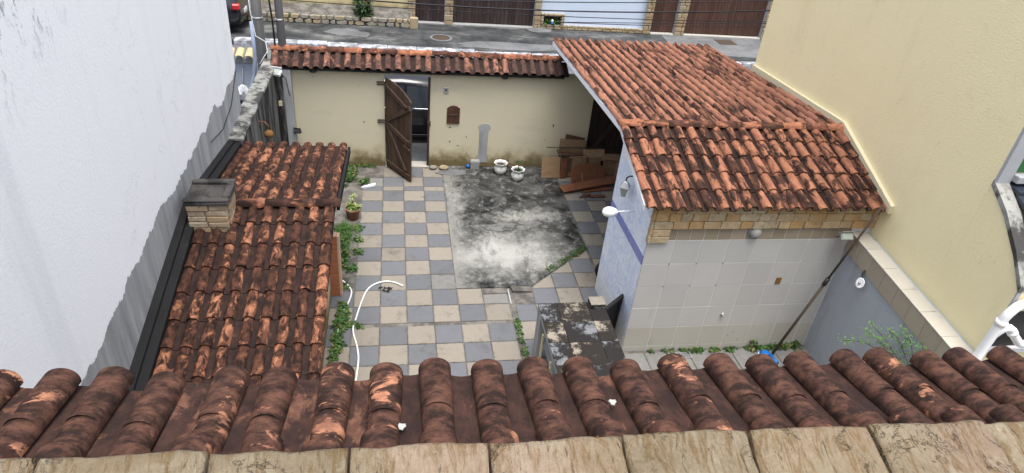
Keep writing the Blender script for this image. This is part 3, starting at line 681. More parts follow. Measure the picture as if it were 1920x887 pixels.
tile_field(roof_s, (-1.70+8*.183,-7.877,shed_z(-7.877)), (1,0,0), (0,3.0,3.0*SF), .183, .363, 1, 9, vm_, (m_tile_left,), 'verge_tile')
tile_field(roof_s, (-.05,-2.25,shed_z(-2.25)), (-1,0,0), (0,-2.45,2.45*SR), .183, .345, 9, 7, sm_, (m_tile_left, m_pan_left))
ridge_row(roof_s, (-1.24,-4.70,RZ+.035), (-.02,-4.70,RZ+.035), 4, .075, m_ridge_left)
put('verge_bead', MB().prism([(-4.62,RZ+.0),(-2.24,shed_z(-2.24)+.0),(-2.24,shed_z(-2.24)-.11),(-4.62,RZ-.11)], lambda a_, b_, t: (t, a_, b_), -.075, -.035).mesh('verge_bead', m_black_cement), roof_s)
fl_ = MB(); fz = [(-8.2,shed_z(-8.2)),(-4.72,RZ),(-2.3,shed_z(-2.3))]
for up, x0, x1 in ((.13,-1.848,-1.76),(.085,-1.762,-1.67)):
    fl_.prism([(y, z+up) for y, z in fz]+[(y, z-.1) for y, z in reversed(fz)], lambda a_, b_, t: (t, a_, b_), x0, x1)
put('flashing', fl_.mesh('flashing', m_black_cement), sh)
chim = put('chimney', boxm('chimney', CHX[0]+.02, CHX[1]-.02, CHX[2]+.02, CHX[3]-.02, 2.05, 2.69, m_cement), sh)
for r in range(6):
    z = 2.245 + r*.075
    for side in range(2):
        x = CHX[0]-.005
        while x < CHX[1]-.02:
            wd_ = min(random.uniform(.14,.27), CHX[1]+.005-x)
            if CHX[1]-x-wd_ < .06: wd_ = CHX[1]+.005-x
            d = random.uniform(-.006,.006); y0 = (CHX[2]-.012+d, CHX[2]+.05) if side == 0 else (CHX[3]-.05, CHX[3]+.012+d)
            put('brick', boxm('brick', x, x+wd_-.008, y0[0], y0[1], z, z+.066, m_chim, .006, .003), chim); x += wd_
        y = CHX[2]+.054
        while y < CHX[3]-.06:
            wd_ = min(random.uniform(.12,.24), CHX[3]-.054-y); d = random.uniform(-.006,.006)
            xx = (CHX[1]-.05, CHX[1]+.012+d) if side == 0 else (CHX[0]-.012+d, CHX[0]+.05)
            put('brick', boxm('brick', xx[0], xx[1], y, y+wd_-.008, z, z+.066, m_chim, .006, .003), chim); y += wd_
def cslab(nm, *a_): put(nm, boxm(nm, *a_, m_cap, .014, .006), chim)
cslab('cap_slab', CHX[0]-.03, CHX[1]+.03, CHX[2]-.03, CHX[3]+.03, 2.695, 2.745)
cslab('cap_kerb', CHX[0]-.03, CHX[1]+.03, CHX[2]-.03, CHX[2]+.05, 2.746, 2.77); cslab('cap_kerb', CHX[1]-.05, CHX[1]+.03, CHX[2]+.052, CHX[3]-.052, 2.746, 2.79)
cslab('cap_kerb', CHX[0]-.02, CHX[1]+.03, CHX[3]-.05, CHX[3]+.03, 2.746, 2.795)
# stacked hollow blocks at the shed side
hb = thing('clay_block_stack', (-.32, -3.44, 0), 'stack of orange hollow clay blocks beside the shed eave', 'blocks')
for k in range(5):
    z = k*.23; T = Matrix.Translation((random.uniform(-.004,.004), random.uniform(-.004,.004), 0)); m_ = MB()
    m_.cbox(-.42,-.225,-3.485,-3.38,z,z+.224,.004,0,T)
    for q in range(7): m_.box(-.415,-.23,-3.491,-3.484,z+.012+q*.030,z+.030+q*.030,0,T)
    put('hollow_block', m_.mesh('hollow_block', m_brick), hb)
put('end_slab', boxm('end_slab', -.223, -.18, -3.492, -3.37, .0, 1.16, m_brick_top, .006), hb)
put('top_slab', boxm('top_slab', -.42, -.225, -3.49, -3.37, 1.151, 1.165, m_brick_top, .004), hb)
# ================================================================== RIGHT: garage
ga = thing('carport', (5.6, -3, 0), 'carport with orange clay tile roof, stone lintel and tiled back wall', 'carport')
core = put('back_wall', boxm('back_wall', 4.105, 7.60, -5.0195, -4.85, -.1, 2.62, m_grout), ga)
cols = [4.085,4.49,4.90,5.31,5.72,6.13,6.54,6.95,7.17]; rows = [0.0,.10,.475,.86,1.26,1.66,2.06]
for r in range(6):
    for c in range(8):
        mt = m_wtile_low if r < 2 else m_wtile
        put('wall_tile', boxm('wall_tile', cols[c]+.0045, cols[c+1]-.0045, -5.024-random.uniform(0,.002), -5.008, rows[r]+.003, rows[r+1]-.003, mt, .002), core)
for k in range(15):
    x = 4.085+k*.205; put('border_tile', boxm('border_tile', x+.003, min(x+.202,7.17), -5.024, -5.008, 2.063, 2.27, m_btile, .002), core)
for x in (4.49,4.90,5.31):
    for z in (1.66,1.26): put('fixing_hole', MB().lathe([(.009,0),(.009,.004)], 8, T=Matrix.Translation((x,-5.025,z)) @ Matrix.Rotation(math.pi/2,4,'X')).mesh('fixing_hole', m_rust), core)
put('outlet_plate', boxm('outlet_plate', 6.25, 6.335, -5.036, -5.024, 1.26, 1.38, m_rusty, .004), core)
put('pipe_stub', MB().lathe([(.03,0),(.03,.02),(.014,.022),(.012,.05)], 10, T=Matrix.Translation((5.57,-5.024,.70)) @ Matrix.Rotation(math.pi/2,4,'X')).mesh('pipe_stub', m_metal), core)
for x, z in ((5.85,.33),(5.78,.26),(5.97,.17)): put('damp_spot', MB().lathe([(.02,0),(.02,.002)], 8, T=Matrix.Translation((x,-5.0245,z)) @ Matrix.Rotation(math.pi/2,4,'X')).mesh('damp_spot', m_cement), core)
pier = put('side_wall', boxm('side_wall', 4.10, 4.24, -5.005, -3.42, -.1, 2.63, m_grout), ga)
bz = [0,.40,.80,1.20,1.635]; by = [-5.005,-4.61,-4.21,-3.81,-3.42]
for r in range(4):
    for c in range(4): put('wall_tile', boxm('wall_tile', 4.082, 4.098, by[c]+.002, by[c+1]-.002, bz[r]+.002, bz[r+1]-.002, m_blue, .002), pier)
for c in range(8):
    y = -5.005+c*.198; put('border_tile', boxm('border_tile', 4.080, 4.098, y+.001, y+.197, 1.637, 1.783, m_band, .002), pier)
for z0, z1 in ((1.785,2.18),(2.18,2.60)):
    for c in range(4): put('wall_tile', boxm('wall_tile', 4.082, 4.098, by[c]+.002, by[c+1]-.002, z0+.002, z1-.002, m_blue, .002), pier)
# stone lintel, three courses, two more at the jamb
lint = put('stone_lintel', boxm('stone_lintel', 4.11, 7.50, -5.055, -5.026, 2.28, 2.62, m_darkgrout), ga)
for r in range(3):
    z0 = 2.268+r*.125; x = 4.105
    while x < 7.46:
        wd_ = random.uniform(.16,.30)
        if x+wd_ > 7.38: wd_ = 7.5-x
        put('stone', boxm('stone', x+.003, x+wd_-.003, -5.072-random.uniform(0,.010), -5.05, z0+.003, z0+.122, m_clad, .008, .004), lint); x += wd_
jmb = put('jamb_core', boxm('jamb_core', 4.11, 4.36, -5.055, -5.026, 2.04, 2.279, m_darkgrout), ga)
for k, (z0, z1) in enumerate(((2.04,2.15),(2.15,2.265))): put('stone', boxm('stone', 4.105, 4.365, -5.075, -5.05, z0+.003, z1-.003, m_clad, .008, .004), jmb)
for k in range(5): put('stone', boxm('stone', 4.062, 4.104, -5.078, -5.00, 2.04+k*.12, 2.157+k*.12, m_clad, .008, .004), jmb)
# roof
E0, ER, EF = (-5.20, 2.635), (-3.58, 3.125), (1.92, 2.70)
poly = [(E0[0]+.22,E0[1]-.03),(ER[0],ER[1]-.14),(EF[0]-.05,EF[1]-.14),(EF[0]-.05,EF[1]-.03),(ER[0],ER[1]-.03),(E0[0]+.10,E0[1]-.005)]
roof_g = put('roof', MB().prism(poly, lambda a_, b_, t: (t+(.027*(a_+5.2)), a_, b_), 3.93, 7.50).mesh('roof', m_black_cement), ga)
put('fascia', MB().prism([(E0[0]+.12,E0[1]-.06),(ER[0],ER[1]-.10),(EF[0]-.02,EF[1]-.10),(EF[0]-.02,EF[1]-.02),(ER[0],ER[1]-.02),(E0[0]+.12,E0[1]+.02)], lambda a_, b_, t: (t+(.027*(a_+5.2)), a_, b_), 3.895, 3.925).mesh('fascia', m_paint), ga)
put('edge_beam', MB().prism([(-3.42,2.40),(1.14,2.30),(1.14,2.60),(-3.42,2.90)], lambda a_, b_, t: (t, a_, b_), 4.62, 4.74).mesh('edge_beam', m_wood_gate), ga)
put('gable_infill', MB().prism([(-5.0,2.605),(-3.43,2.605),(-3.43,2.97),(-3.6,2.97),(-5.0,2.64)], lambda a_, b_, t: (t, a_, b_), 4.083, 4.24).mesh('gable_infill', m_paint), ga)
v_front = (0, ER[0]-E0[0], ER[1]-E0[1]); Lf = math.hypot(ER[0]-E0[0], ER[1]-E0[1])
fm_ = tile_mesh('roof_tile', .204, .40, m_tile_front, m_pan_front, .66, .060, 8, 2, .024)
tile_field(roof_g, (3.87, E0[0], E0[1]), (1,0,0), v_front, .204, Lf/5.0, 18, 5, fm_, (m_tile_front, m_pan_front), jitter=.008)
rm_ = tile_mesh('roof_tile', .185, .41, m_tile_rear, m_pan_rear, .60, .060, 7, 2)
v_rear = (-.148, ER[0]-EF[0], ER[1]-EF[1]); Lr = math.hypot(ER[0]-EF[0], ER[1]-EF[1])
class _F: pass
nrow = 16; ex = Lr/nrow
uu = Vector((-1,0,0)); vv = Vector(v_rear).normalized()
# the courses nearest the ridge are single tiles, those beyond are joined
base = Vector((7.755, EF[0], EF[1])); far_rows = 6
tile_field(roof_g, base + vv*(far_rows*ex), uu, v_rear, .185, ex, 19, nrow-far_rows, rm_, (m_tile_rear, m_pan_rear), jitter=.003, rot=.005)
tile_field(roof_g, base, uu, v_rear, .185, ex, 19, far_rows, rm_, (m_tile_rear, m_pan_rear), limit=0, jitter=.003, rot=.005)
vg_ = cover_mesh('verge_tile', .185*.76, .185*.66, .056, .41, m_tile_rear, 7, 2)
tile_field(roof_g, base + uu*(.185*19), uu, v_rear, .185, ex, 1, nrow, vg_, (m_tile_rear,), 'verge_tile')
ridge_row(roof_g, (3.88,-3.58,3.155), (7.58,-3.58,3.155), 10, .078, m_ridge)
# lamps on the side wall
lt = thing('wall_lantern', (4.0,-4.05,2.28), 'glass and metal carriage lantern on black arm under carport roof edge', 'lantern')
LT = Matrix.Translation((3.97,-4.12,2.26)) @ Matrix.Rotation(.3,4,'Z')
put('glass', MB().lathe([(.045,0),(.085,.13)], 4, T=LT, smooth=False).mesh('glass', m_lampglass), lt)
put('hood', MB().lathe([(.10,.13),(.105,.145),(.05,.215),(.02,.24)], 4, T=LT, smooth=False).mesh('hood', m_metal), lt)
put('base', MB().lathe([(.03,-.02),(.05,.0)], 4, T=LT, smooth=False).mesh('base', m_metal), lt)
put('arm', MB().tube([(3.97,-4.12,2.49),(3.97,-4.12,2.545),(4.01,-4.12,2.575),(4.09,-4.12,2.575)], .011, 6).mesh('arm', m_blackp), lt)
sp = thing('wall_spotlight', (4.08,-4.40,2.16), 'white rounded lamp on a thin white arm from the blue tiled wall', 'lamp')
put('arm', MB().tube([(4.085,-4.40,2.16),(3.80,-4.41,2.155)], .011, 8).mesh('arm', m_lampwhite), sp)
put('head', MB().lathe([(.012,-.12),(.045,-.10),(.075,-.03),(.078,.03),(.055,.085),(.015,.11)], 18, T=Matrix.Translation((3.70,-4.41,2.15)) @ Matrix.Rotation(math.pi/2,4,'Y') @ Matrix.Rotation(math.pi,4,'X')).mesh('head', m_lampwhite), sp)
dm = thing('bulkhead_lamp', (5.64,-5.06,2.10), 'round grey bulkhead lamp under the stone lintel', 'lamp')
DT = Matrix.Translation((5.64,-5.026,2.19)) @ Matrix.Rotation(math.pi/2,4,'X')
put('dome', MB().lathe([(.088,.018),(.085,.035),(.06,.07),(.02,.085)], 20, T=DT).mesh('dome', m_block), dm)
put('base', MB().lathe([(.10,0),(.10,.017)], 20, T=DT).mesh('base', m_cement), dm)
floodlight((6.98,-5.17,2.20), 0, math.radians(-35), 'silver floodlight under the stone lintel beside leaning pole', .95)
# leaning pole
lp = thing('leaning_pole', (6.45,-5.30,0), 'long brown telescopic pole leaning from floor to carport eave', 'pole')
A_, B_, C_ = Vector((6.45,-5.30,.05)), Vector((6.88,-5.27,1.47)), Vector((7.265,-5.245,2.74))
put('lower_tube', MB().tube([A_, B_], .021, 10).mesh('lower_tube', m_rust), lp); put('upper_tube', MB().tube([B_, C_], .016, 10).mesh('upper_tube', m_rust), lp)
d_ = (C_-B_).normalized(); put('clamp', MB().tube([B_-d_*.06, B_+d_*.06], .032, 10).mesh('clamp', m_blackp), lp)
bb = thing('broom_head', (6.40,-5.24,0), 'blue and white plastic broom head lying at the foot of the pole', 'broom')
put('head', MB().lathe([(.03,0),(.085,.02),(.09,.04),(.05,.075)], 14, (6.385,-5.245,.01)).mesh('head', m_bluep), bb)
put('rim', MB().lathe([(.10,0),(.10,.012),(.092,.014)], 14, (6.375,-5.245,.0)).mesh('rim', m_whitep), bb)
put('grip', MB().tube([(6.43,-5.30,.08),(6.455,-5.40,.06),(6.47,-5.47,.05)], [.03,.022,.035], 8).mesh('grip', m_bluep), bb)
gr = thing('drain_grate', (5.06,-5.17,0), 'small white metal drain grate at the foot of the tiled wall', 'grate')
put('frame', MB().box(4.95,5.17,-5.235,-5.225,.002,.016).box(4.95,5.17,-5.115,-5.105,.002,.016).box(4.94,4.95,-5.235,-5.105,.002,.016).box(5.17,5.18,-5.235,-5.105,.002,.016).mesh('frame', m_metal), gr)
for k in range(9): put('bar', boxm('bar', 4.962+k*.024, 4.974+k*.024, -5.2245, -5.1155, .003, .014, m_metal), gr)
# ================================================================== RIGHT: side wall and yellow house
XL = lambda y: 7.45 + .07*(y+5.1)
m_tan = walltile_mat('tan_border_tile', (.33,.285,.22), (.38,.335,.265), .25)
sw = thing('side_wall', (7.2,-7,0), 'grey rendered side wall topped by beige tiles below the yellow house', 'wall')
zt = lambda y: 2.17 + .04*(y+5.1)
w_ = MB(); pl = [(-9.8,-.1),(-4.86,-.1),(-4.86,zt(-4.86)-.01),(-9.8,zt(-9.8)-.01)]
w_.prism(pl, lambda a_, b_, t: (XL(a_)-.275+t, a_, b_), 0, .27); put('wall', w_.mesh('wall', m_grey_wall), sw)
yb = -5.03
for k in range(15):
    y1 = yb-.31*k; y0 = y1-.306
    put('border_tile', MB().prism([(y0,zt(y0)-.285),(y1,zt(y1)-.285),(y1,zt(y1)-.004),(y0,zt(y0)-.004)], lambda a_, b_, t: (XL(a_)-.293+t, a_, b_), 0, .017).mesh('border_tile', m_tan), sw)
for k in range(10):
    y1 = yb-.43*k; y0 = y1-.424
    put('coping_tile', MB().prism([(y0,zt(y0)),(y1,zt(y1)),(y1,zt(y1)+.014),(y0,zt(y0)+.014)], lambda a_, b_, t: (XL(a_)-.300+t, a_, b_), 0, .235).mesh('coping_tile', m_ctile), sw)
yh = thing('yellow_house', (10,-4,0), 'tall pale yellow textured house wall on the right side', 'house')
put('wall', MB().prism([(-6.5,-.1),(-.10,-.1),(-.10,9.5),(-6.5,9.5)], lambda a_, b_, t: (XL(a_)+t, a_, b_), 0, 6.0).mesh('wall', m_yellow), yh)
lean = put('lean_to', MB().prism([(-7.45,-.1),(-6.502,-.1),(-6.502,3.76),(-6.85,3.55),(-7.2,3.26),(-7.45,2.98)], lambda a_, b_, t: (XL(a_)+t, a_, b_), 0, 5.0).mesh('lean_to', m_yellow), yh)
edge = [(-6.502,3.77),(-6.85,3.56),(-7.2,3.27),(-7.47,2.985)]
ecap = MB()
for i in range(3):
    a_, b_ = edge[i], edge[i+1]
    ecap.prism([(a_[0],a_[1]),(a_[0],a_[1]+.07),(b_[0],b_[1]+.07),(b_[0],b_[1])], lambda p, q, t: (XL(p)+t, p, q), -.012, .17)
put('cement_edge', ecap.mesh('cement_edge', m_coping), lean)
for k in range(5):
    f0, f1 = k/5, (k+1)/5; pt = lambda f: (-6.502-.95*f, 3.775-.16*f-.63*f*f)
    a_, b_ = pt(f0), pt(f1)
    put('tarpaulin_fold', MB().prism([(a_[0],a_[1]+.005),(a_[0],a_[1]+.04),(b_[0]-.03,b_[1]+.075),(b_[0]-.03,b_[1]+.03)], lambda p, q, t: (XL(p)+t, p, q), .175, 4.9).mesh('tarpaulin_fold', m_tarp), lean)
put('shaded_white_trim', boxm('shaded_white_trim', XL(-6.5)-.004, XL(-6.5)+.17, -6.545, -6.503, 3.80, 9.5, m_cement), yh)  # white painted trim; its shade is put into the colour with the grey material
put('green_shutter', boxm('green_shutter', XL(-6.5)+.175, XL(-6.5)+2.6, -6.53, -6.503, 3.95, 6.2, m_green_panel), yh)
put('cement_sill', boxm('cement_sill', XL(-6.5)+.175, XL(-6.5)+2.7, -6.62, -6.503, 3.84, 3.93, m_cement, .01), yh)
wn = put('window', boxm('window', XL(-7.45)+.06, XL(-7.45)+2.2, -7.47, -7.452, 2.20, 2.70, m_blackp), yh)
put('window_sill', boxm('window_sill', XL(-7.45)+.04, XL(-7.45)+2.3, -7.52, -7.452, 2.13, 2.195, m_pvc, .006), wn)
put('window_frame', boxm('window_frame', XL(-7.45)+.95, XL(-7.45)+.99, -7.49, -7.471, 2.20, 2.70, m_pvc, .004), wn)
put('shaded_end_strip', boxm('shaded_end_strip', XL(-7.45)+.003, XL(-7.45)+.055, -7.465, -7.451, 2.0, 2.97, m_cement), lean)  # grey strip paints the shade of the lean-to's end face
# flashing ledge following the carport roof along the yellow wall
fe = MB(); fpth = [(-5.27,2.72),(-3.58,3.235),(-.12,2.965)]
for up, x0 in ((.01,-.06),):
    for i in range(2):
        a_, b_ = fpth[i], fpth[i+1]; fe.prism([(a_[0],a_[1]-.09),(b_[0],b_[1]-.09),(b_[0],b_[1]+.02+up),(a_[0],a_[1]+.02+up)], lambda p, q, t: (XL(p)+t, p, q), x0, .002-up*.02)
put('flashing_ledge', fe.mesh('flashing_ledge', m_trim), yh)
pp = thing('drain_pipe', (7.45,-7.6,2.0), 'white plastic drain pipes with elbows at the yellow house corner', 'pipe')
put('riser', MB().tube(smooth_([(7.165,-7.55,2.10),(7.18,-7.55,2.40),(7.195,-7.55,2.66),(7.23,-7.55,2.78),(7.34,-7.53,2.86),(7.6,-7.5,2.90)]), .050, 12).mesh('riser', m_pvc), pp)
put('branch', MB().tube(smooth_([(7.19,-7.55,2.45),(7.235,-7.57,2.555),(7.30,-7.58,2.575),(7.37,-7.58,2.52),(7.50,-7.58,2.40),(7.60,-7.58,2.33),(7.85,-7.58,2.31)]), .046, 12).mesh('branch', m_pvc), pp)
put('collar', MB().tube([(7.192,-7.55,2.60),(7.197,-7.55,2.66)], .060, 12).mesh('collar', m_pvc), pp); put('collar', MB().tube([(7.36,-7.58,2.53),(7.40,-7.58,2.49)], .056, 12).mesh('collar', m_pvc), pp)
dl = thing('wall_disc_lamp', (7.08,-5.67,1.72), 'small white round lamp with black bracket on the grey side wall', 'lamp')
DT = Matrix.Translation((7.06,-5.68,1.75)) @ Matrix.Rotation(math.radians(-70),4,'Y')
put('reflector', MB().lathe([(.02,-.015),(.07,.0),(.078,.012),(.06,.008),(.012,.0)], 18, T=DT).mesh('reflector', m_lampwhite), dl)
put('bulb', MB().lathe([(.016,.0),(.022,.02),(.012,.035)], 10, T=DT).mesh('bulb', m_metal), dl)
put('bracket', MB().tube([(7.13,-5.60,1.89),(7.09,-5.61,1.87),(7.085,-5.64,1.82),(7.08,-5.66,1.78)], [.028,.014,.010,.010], 8).mesh('bracket', m_blackp), dl)
# ================================================================== FOREGROUND: own house eave and parapet
ho = thing('own_house', (1.4,-12,0), 'near house eave of big weathered clay tiles below a rough stone parapet', 'house')
put('wall', boxm('wall', -1.84, 7.05, -16, -10.95, -.1, 4.75, m_cream), ho)
EA = math.radians(-1.26); ux = Vector((math.cos(EA), math.sin(EA), 0)); uy = Vector((-math.sin(EA), math.cos(EA), 0))
p0 = Vector((1.342,-10.25,4.884))
tr = math.tan(math.radians(13)); vdir = (-uy + Vector((0,0,tr))).normalized()
ro = MB(); a_ = p0-ux*3.9; b_ = p0+ux*5.3
ro.quad([a_+vdir*.05-Vector((0,0,.03)), b_+vdir*.05-Vector((0,0,.03)), b_+vdir*1.1-Vector((0,0,.03)), a_+vdir*1.1-Vector((0,0,.03))])
ro.quad([a_+vdir*.05-Vector((0,0,.12)), b_+vdir*.05-Vector((0,0,.12)), b_+vdir*1.1-Vector((0,0,.12)), a_+vdir*1.1-Vector((0,0,.12))])
ro.quad([a_+vdir*.05-Vector((0,0,.12)), b_+vdir*.05-Vector((0,0,.12)), b_+vdir*.05-Vector((0,0,.03)), a_+vdir*.05-Vector((0,0,.03))])
roof_h = put('roof', ro.mesh('roof', m_wood_brown), ho)
hm_ = tile_mesh('roof_tile', .2, .58, m_tile_house, m_pan_house, .66, .061, 14, 4, .030, .82)
tile_field(roof_h, p0 + ux*(.2*19.5-.1), -ux, vdir, .2, .46, 38, 3, hm_, (m_tile_house, m_pan_house), first=-.02, jitter=.014)
for k, (x, y) in enumerate(((.70,-10.575),(.86,-10.54),(1.50,-10.50))):
    z_ = 4.878 + (abs(y)-10.25)*tr + (.055 if k != 1 else .02)
    put('lichen_spot', MB().lathe([(.016,0),(.013,.002),(.004,.003)], 9, (x, y, z_), wob=lambda j, t: 1+.3*math.sin(3*t+j)).mesh('lichen_spot', m_lichen), roof_h)
# parapet
PA = math.radians(-1.62); px_ = Vector((math.cos(PA), math.sin(PA), 0)); py_ = Vector((-math.sin(PA), math.cos(PA), 0))
pc = Vector((0,-11.235,5.75))
par = put('parapet', MB().prism([(-.40,4.3),(-.03,4.3),(-.03,5.66),(-.40,5.60)], lambda a_, b_, t: tuple(Vector((pc.x,pc.y,0))+px_*t+py_*a_+Vector((0,0,b_))), -1.8, 5.5).mesh('parapet', m_cement), ho)
joints = [-1.62,-1.05,-.62,-.33,.005,.315,.590,.877,1.170,1.465,1.760,2.065,2.40,2.75,3.2]
for k in range(len(joints)-1):
    x0, x1 = joints[k]+.003, joints[k+1]-.003; nx = max(10, int((x1-x0)/.010)); ny = 34; D = .42; m_ = MB(); sd_ = k*13.7
    tz = random.uniform(-.003,.003); ty = random.uniform(-.004,.006)
    def hgt(x, d):
        e = min(x-x0, x1-x, d)
        q = mnoise.noise(Vector((x*7+sd_, d*9, sd_)))*.010 + mnoise.noise(Vector((x*22, d*17+sd_, 3)))*.0045 + mnoise.noise(Vector((x*60, d*50+sd_, 7)))*.0018
        st = mnoise.noise(Vector((x*4+sd_*2, d*6+3, 1.5)))
        if st > .12: q -= .016*min(1, (st-.12)*18)*min(1, d/.06)
        return q - .012*max(0, 1-e/.010)**2 + tz
    for j in range(ny+1):
        for i in range(nx+1):
            x = x0+(x1-x0)*i/nx; d = D*j/ny; ed = .003*mnoise.noise(Vector((x*14+sd_, 2, 4))) if j == 0 else 0
            m_.v.append(tuple(pc + px_*x - py_*(d+ed-ty) + Vector((0,0,hgt(x,d)-d*.23))))
    for j in range(ny):
        for i in range(nx): m_.f.append((j*(nx+1)+i,(j+1)*(nx+1)+i,(j+1)*(nx+1)+i+1,j*(nx+1)+i+1)); m_.m.append(0); m_.sm.append(True)
    ring = [i for i in range(nx+1)] + [j*(nx+1)+nx for j in range(1,ny+1)] + [ny*(nx+1)+i for i in range(nx-1,-1,-1)] + [j*(nx+1) for j in range(ny-1,0,-1)]
    b = len(m_.v)
    for q in ring: v = m_.v[q]; m_.v.append((v[0],v[1],v[2]-.055))
    for i in range(len(ring)): j = (i+1) % len(ring); m_.f.append((ring[i],ring[j],b+j,b+i)); m_.m.append(0); m_.sm.append(False)
    put('coping_stone', m_.mesh('coping_stone', m_coping_stone), par)
# ================================================================== STREET
def pole(loc, r0, r1, h, label, mat_):
    t = thing('utility_pole', loc, label, 'pole', 'concrete poles behind the wall corner')
    x, y, z = loc
    put('shaft', MB().tube([(x,y,z),(x+.01,y,z+h*.5),(x,y,z+h)], [r0,(r0+r1)/2,r1], 14).mesh('shaft', mat_), t)
    for k in range(3): put('band', MB().tube([(x,y,3.0+k*1.4),(x,y,3.04+k*1.4)], r0*1.03-.006*k, 14).mesh('band', m_metal), t)
    return t
m_polem = grey_render('pole_concrete', (.24,.24,.235), (.33,.33,.32), (.12,.12,.12), .5, .2)
m_polem2 = grey_render('dark_pole_concrete', (.11,.11,.112), (.17,.17,.172), (.05,.05,.05), .6, .15)
pole((-1.96,1.50,-.1), .105, .085, 8.5, 'thick pale grey concrete pole, the left one of the pair', m_polem)
pole((-1.535,1.44,-.1), .082, .07, 7.5, 'thinner dark grey concrete pole rising through the wall coping', m_polem2)
cb = thing('pole_cable', (-1.7,1.5,2.3), 'loose black service cable hanging between the two poles', 'cable')
put('cable', MB().tube([(-1.68,1.35,4.6),(-1.69,1.36,3.6),(-1.66,1.38,3.0),(-1.66,1.40,2.50)], .018, 6).mesh('cable', m_cable), cb)
put('thin_wire', MB().tube([(-2.06,1.38,4.4),(-2.05,1.36,3.2),(-2.0,1.34,2.7),(-1.82,1.32,2.6),(-1.80,1.30,2.42),(-1.95,1.15,2.2)], .009, 6).mesh('thin_wire', m_pvc), cb)
cn = thing('conduit', (-2.1,1.2,1.2), 'blue grey plastic conduit bending down behind the mouldy boundary wall', 'conduit')
put('tube', MB().tube([(-2.03,1.25,3.0),(-2.03,1.22,2.4),(-2.06,1.2,2.05),(-2.12,1.18,1.82),(-2.25,1.1,1.55),(-2.4,1.0,1.35),(-2.6,.9,1.2)], .034, 10).mesh('tube', plain('blue_grey_plastic', (.25,.30,.40), .5, .3)), cn)
ng = thing('neighbour_gate', (-2.8,2.0,0), 'pale grey metal gate under pale yellow barrel tiles beyond boundary wall', 'gate')
put('panel', boxm('panel', -3.6, -2.28, 2.02, 2.06, .1, 1.92, m_bluewall, .01), ng)
put('lintel', boxm('lintel', -3.7, -2.15, 1.96, 2.12, 1.922, 2.03, m_cement, .01), ng)
put('post', boxm('post', -2.27, -2.08, 1.95, 2.12, -.1, 1.92, m_bluewall, .01), ng)
put('rail', MB().tube([(-2.62,1.99,.6),(-2.46,1.99,1.86)], .015, 6).mesh('rail', m_metal), ng)
yt = cover_mesh('ochre_tile', .17, .15, .07, .34, None).mesh('ochre_tile', plain('ochre_tile', (.50,.42,.25), .85, .2, 0, .5, 9), fix=False)
for k in range(7): put('ochre_tile', yt, ng, frame(Vector((-2.30-k*.19,1.88,2.04)), Vector((1,0,0)), Vector((0,.96,.26)), Vector((0,-.26,.96))))
wb = thing('white_sack', (-2.33,1.05,1.3), 'crumpled white plastic sack behind the boundary wall', 'sack')
def lump(name, c, r, mat_, parent, seed=0, rough=.35, seg=2):
    bm = bmesh.new(); bmesh.ops.create_icosphere(bm, subdivisions=seg, radius=1)
    for v in bm.verts:
        q = 1+rough*mnoise.noise(v.co*1.6+Vector((seed,seed*.7,0))); v.co = Vector((c[0]+v.co.x*r[0]*q, c[1]+v.co.y*r[1]*q, c[2]+v.co.z*r[2]*q))
    m_ = MB(); m_.bm(bm, 0, None, False); return put(name, m_.mesh(name, mat_), parent)
lump('sack', (-2.33,1.10,1.62), (.13,.12,.16), m_whitep, wb, 3, .6); put('stand', boxm('stand', -2.45,-2.22,1.0,1.2,-.1,1.50, m_blackp, .01), wb)
# overhead wires
for k, (z0, x0, cv, r, yy, sl, nm) in enumerate(((3.245,2.4,.0060,.016,2.2,0,'thickest black overhead wire across the street view'),(3.31,-1.5,.0035,.011,2.3,0,'thin overhead wire above the thickest one'),
        (3.13,3.5,.0030,.009,2.25,.004,'thin overhead wire just below the thickest one'),(3.00,6.0,.0040,.009,2.35,.020,'thin overhead wire rising to the right across the pale blue wall'),(2.98,5.4,.0020,.009,2.5,.036,'lowest thin overhead wire crossing the pale blue wall'))):
    xa, xb = (-7, 14) if k < 3 else (4.2, 14)
    pts = [(xa+(xb-xa)*i/40, yy, z0+cv*(xa+(xb-xa)*i/40-x0)**2+sl*(xa+(xb-xa)*i/40-x0)) for i in range(41)]
    put('overhead_wire', MB().tube(pts, r, 5).mesh('overhead_wire', m_cable), None, None, label=nm, cat='wire', group='overhead wires')
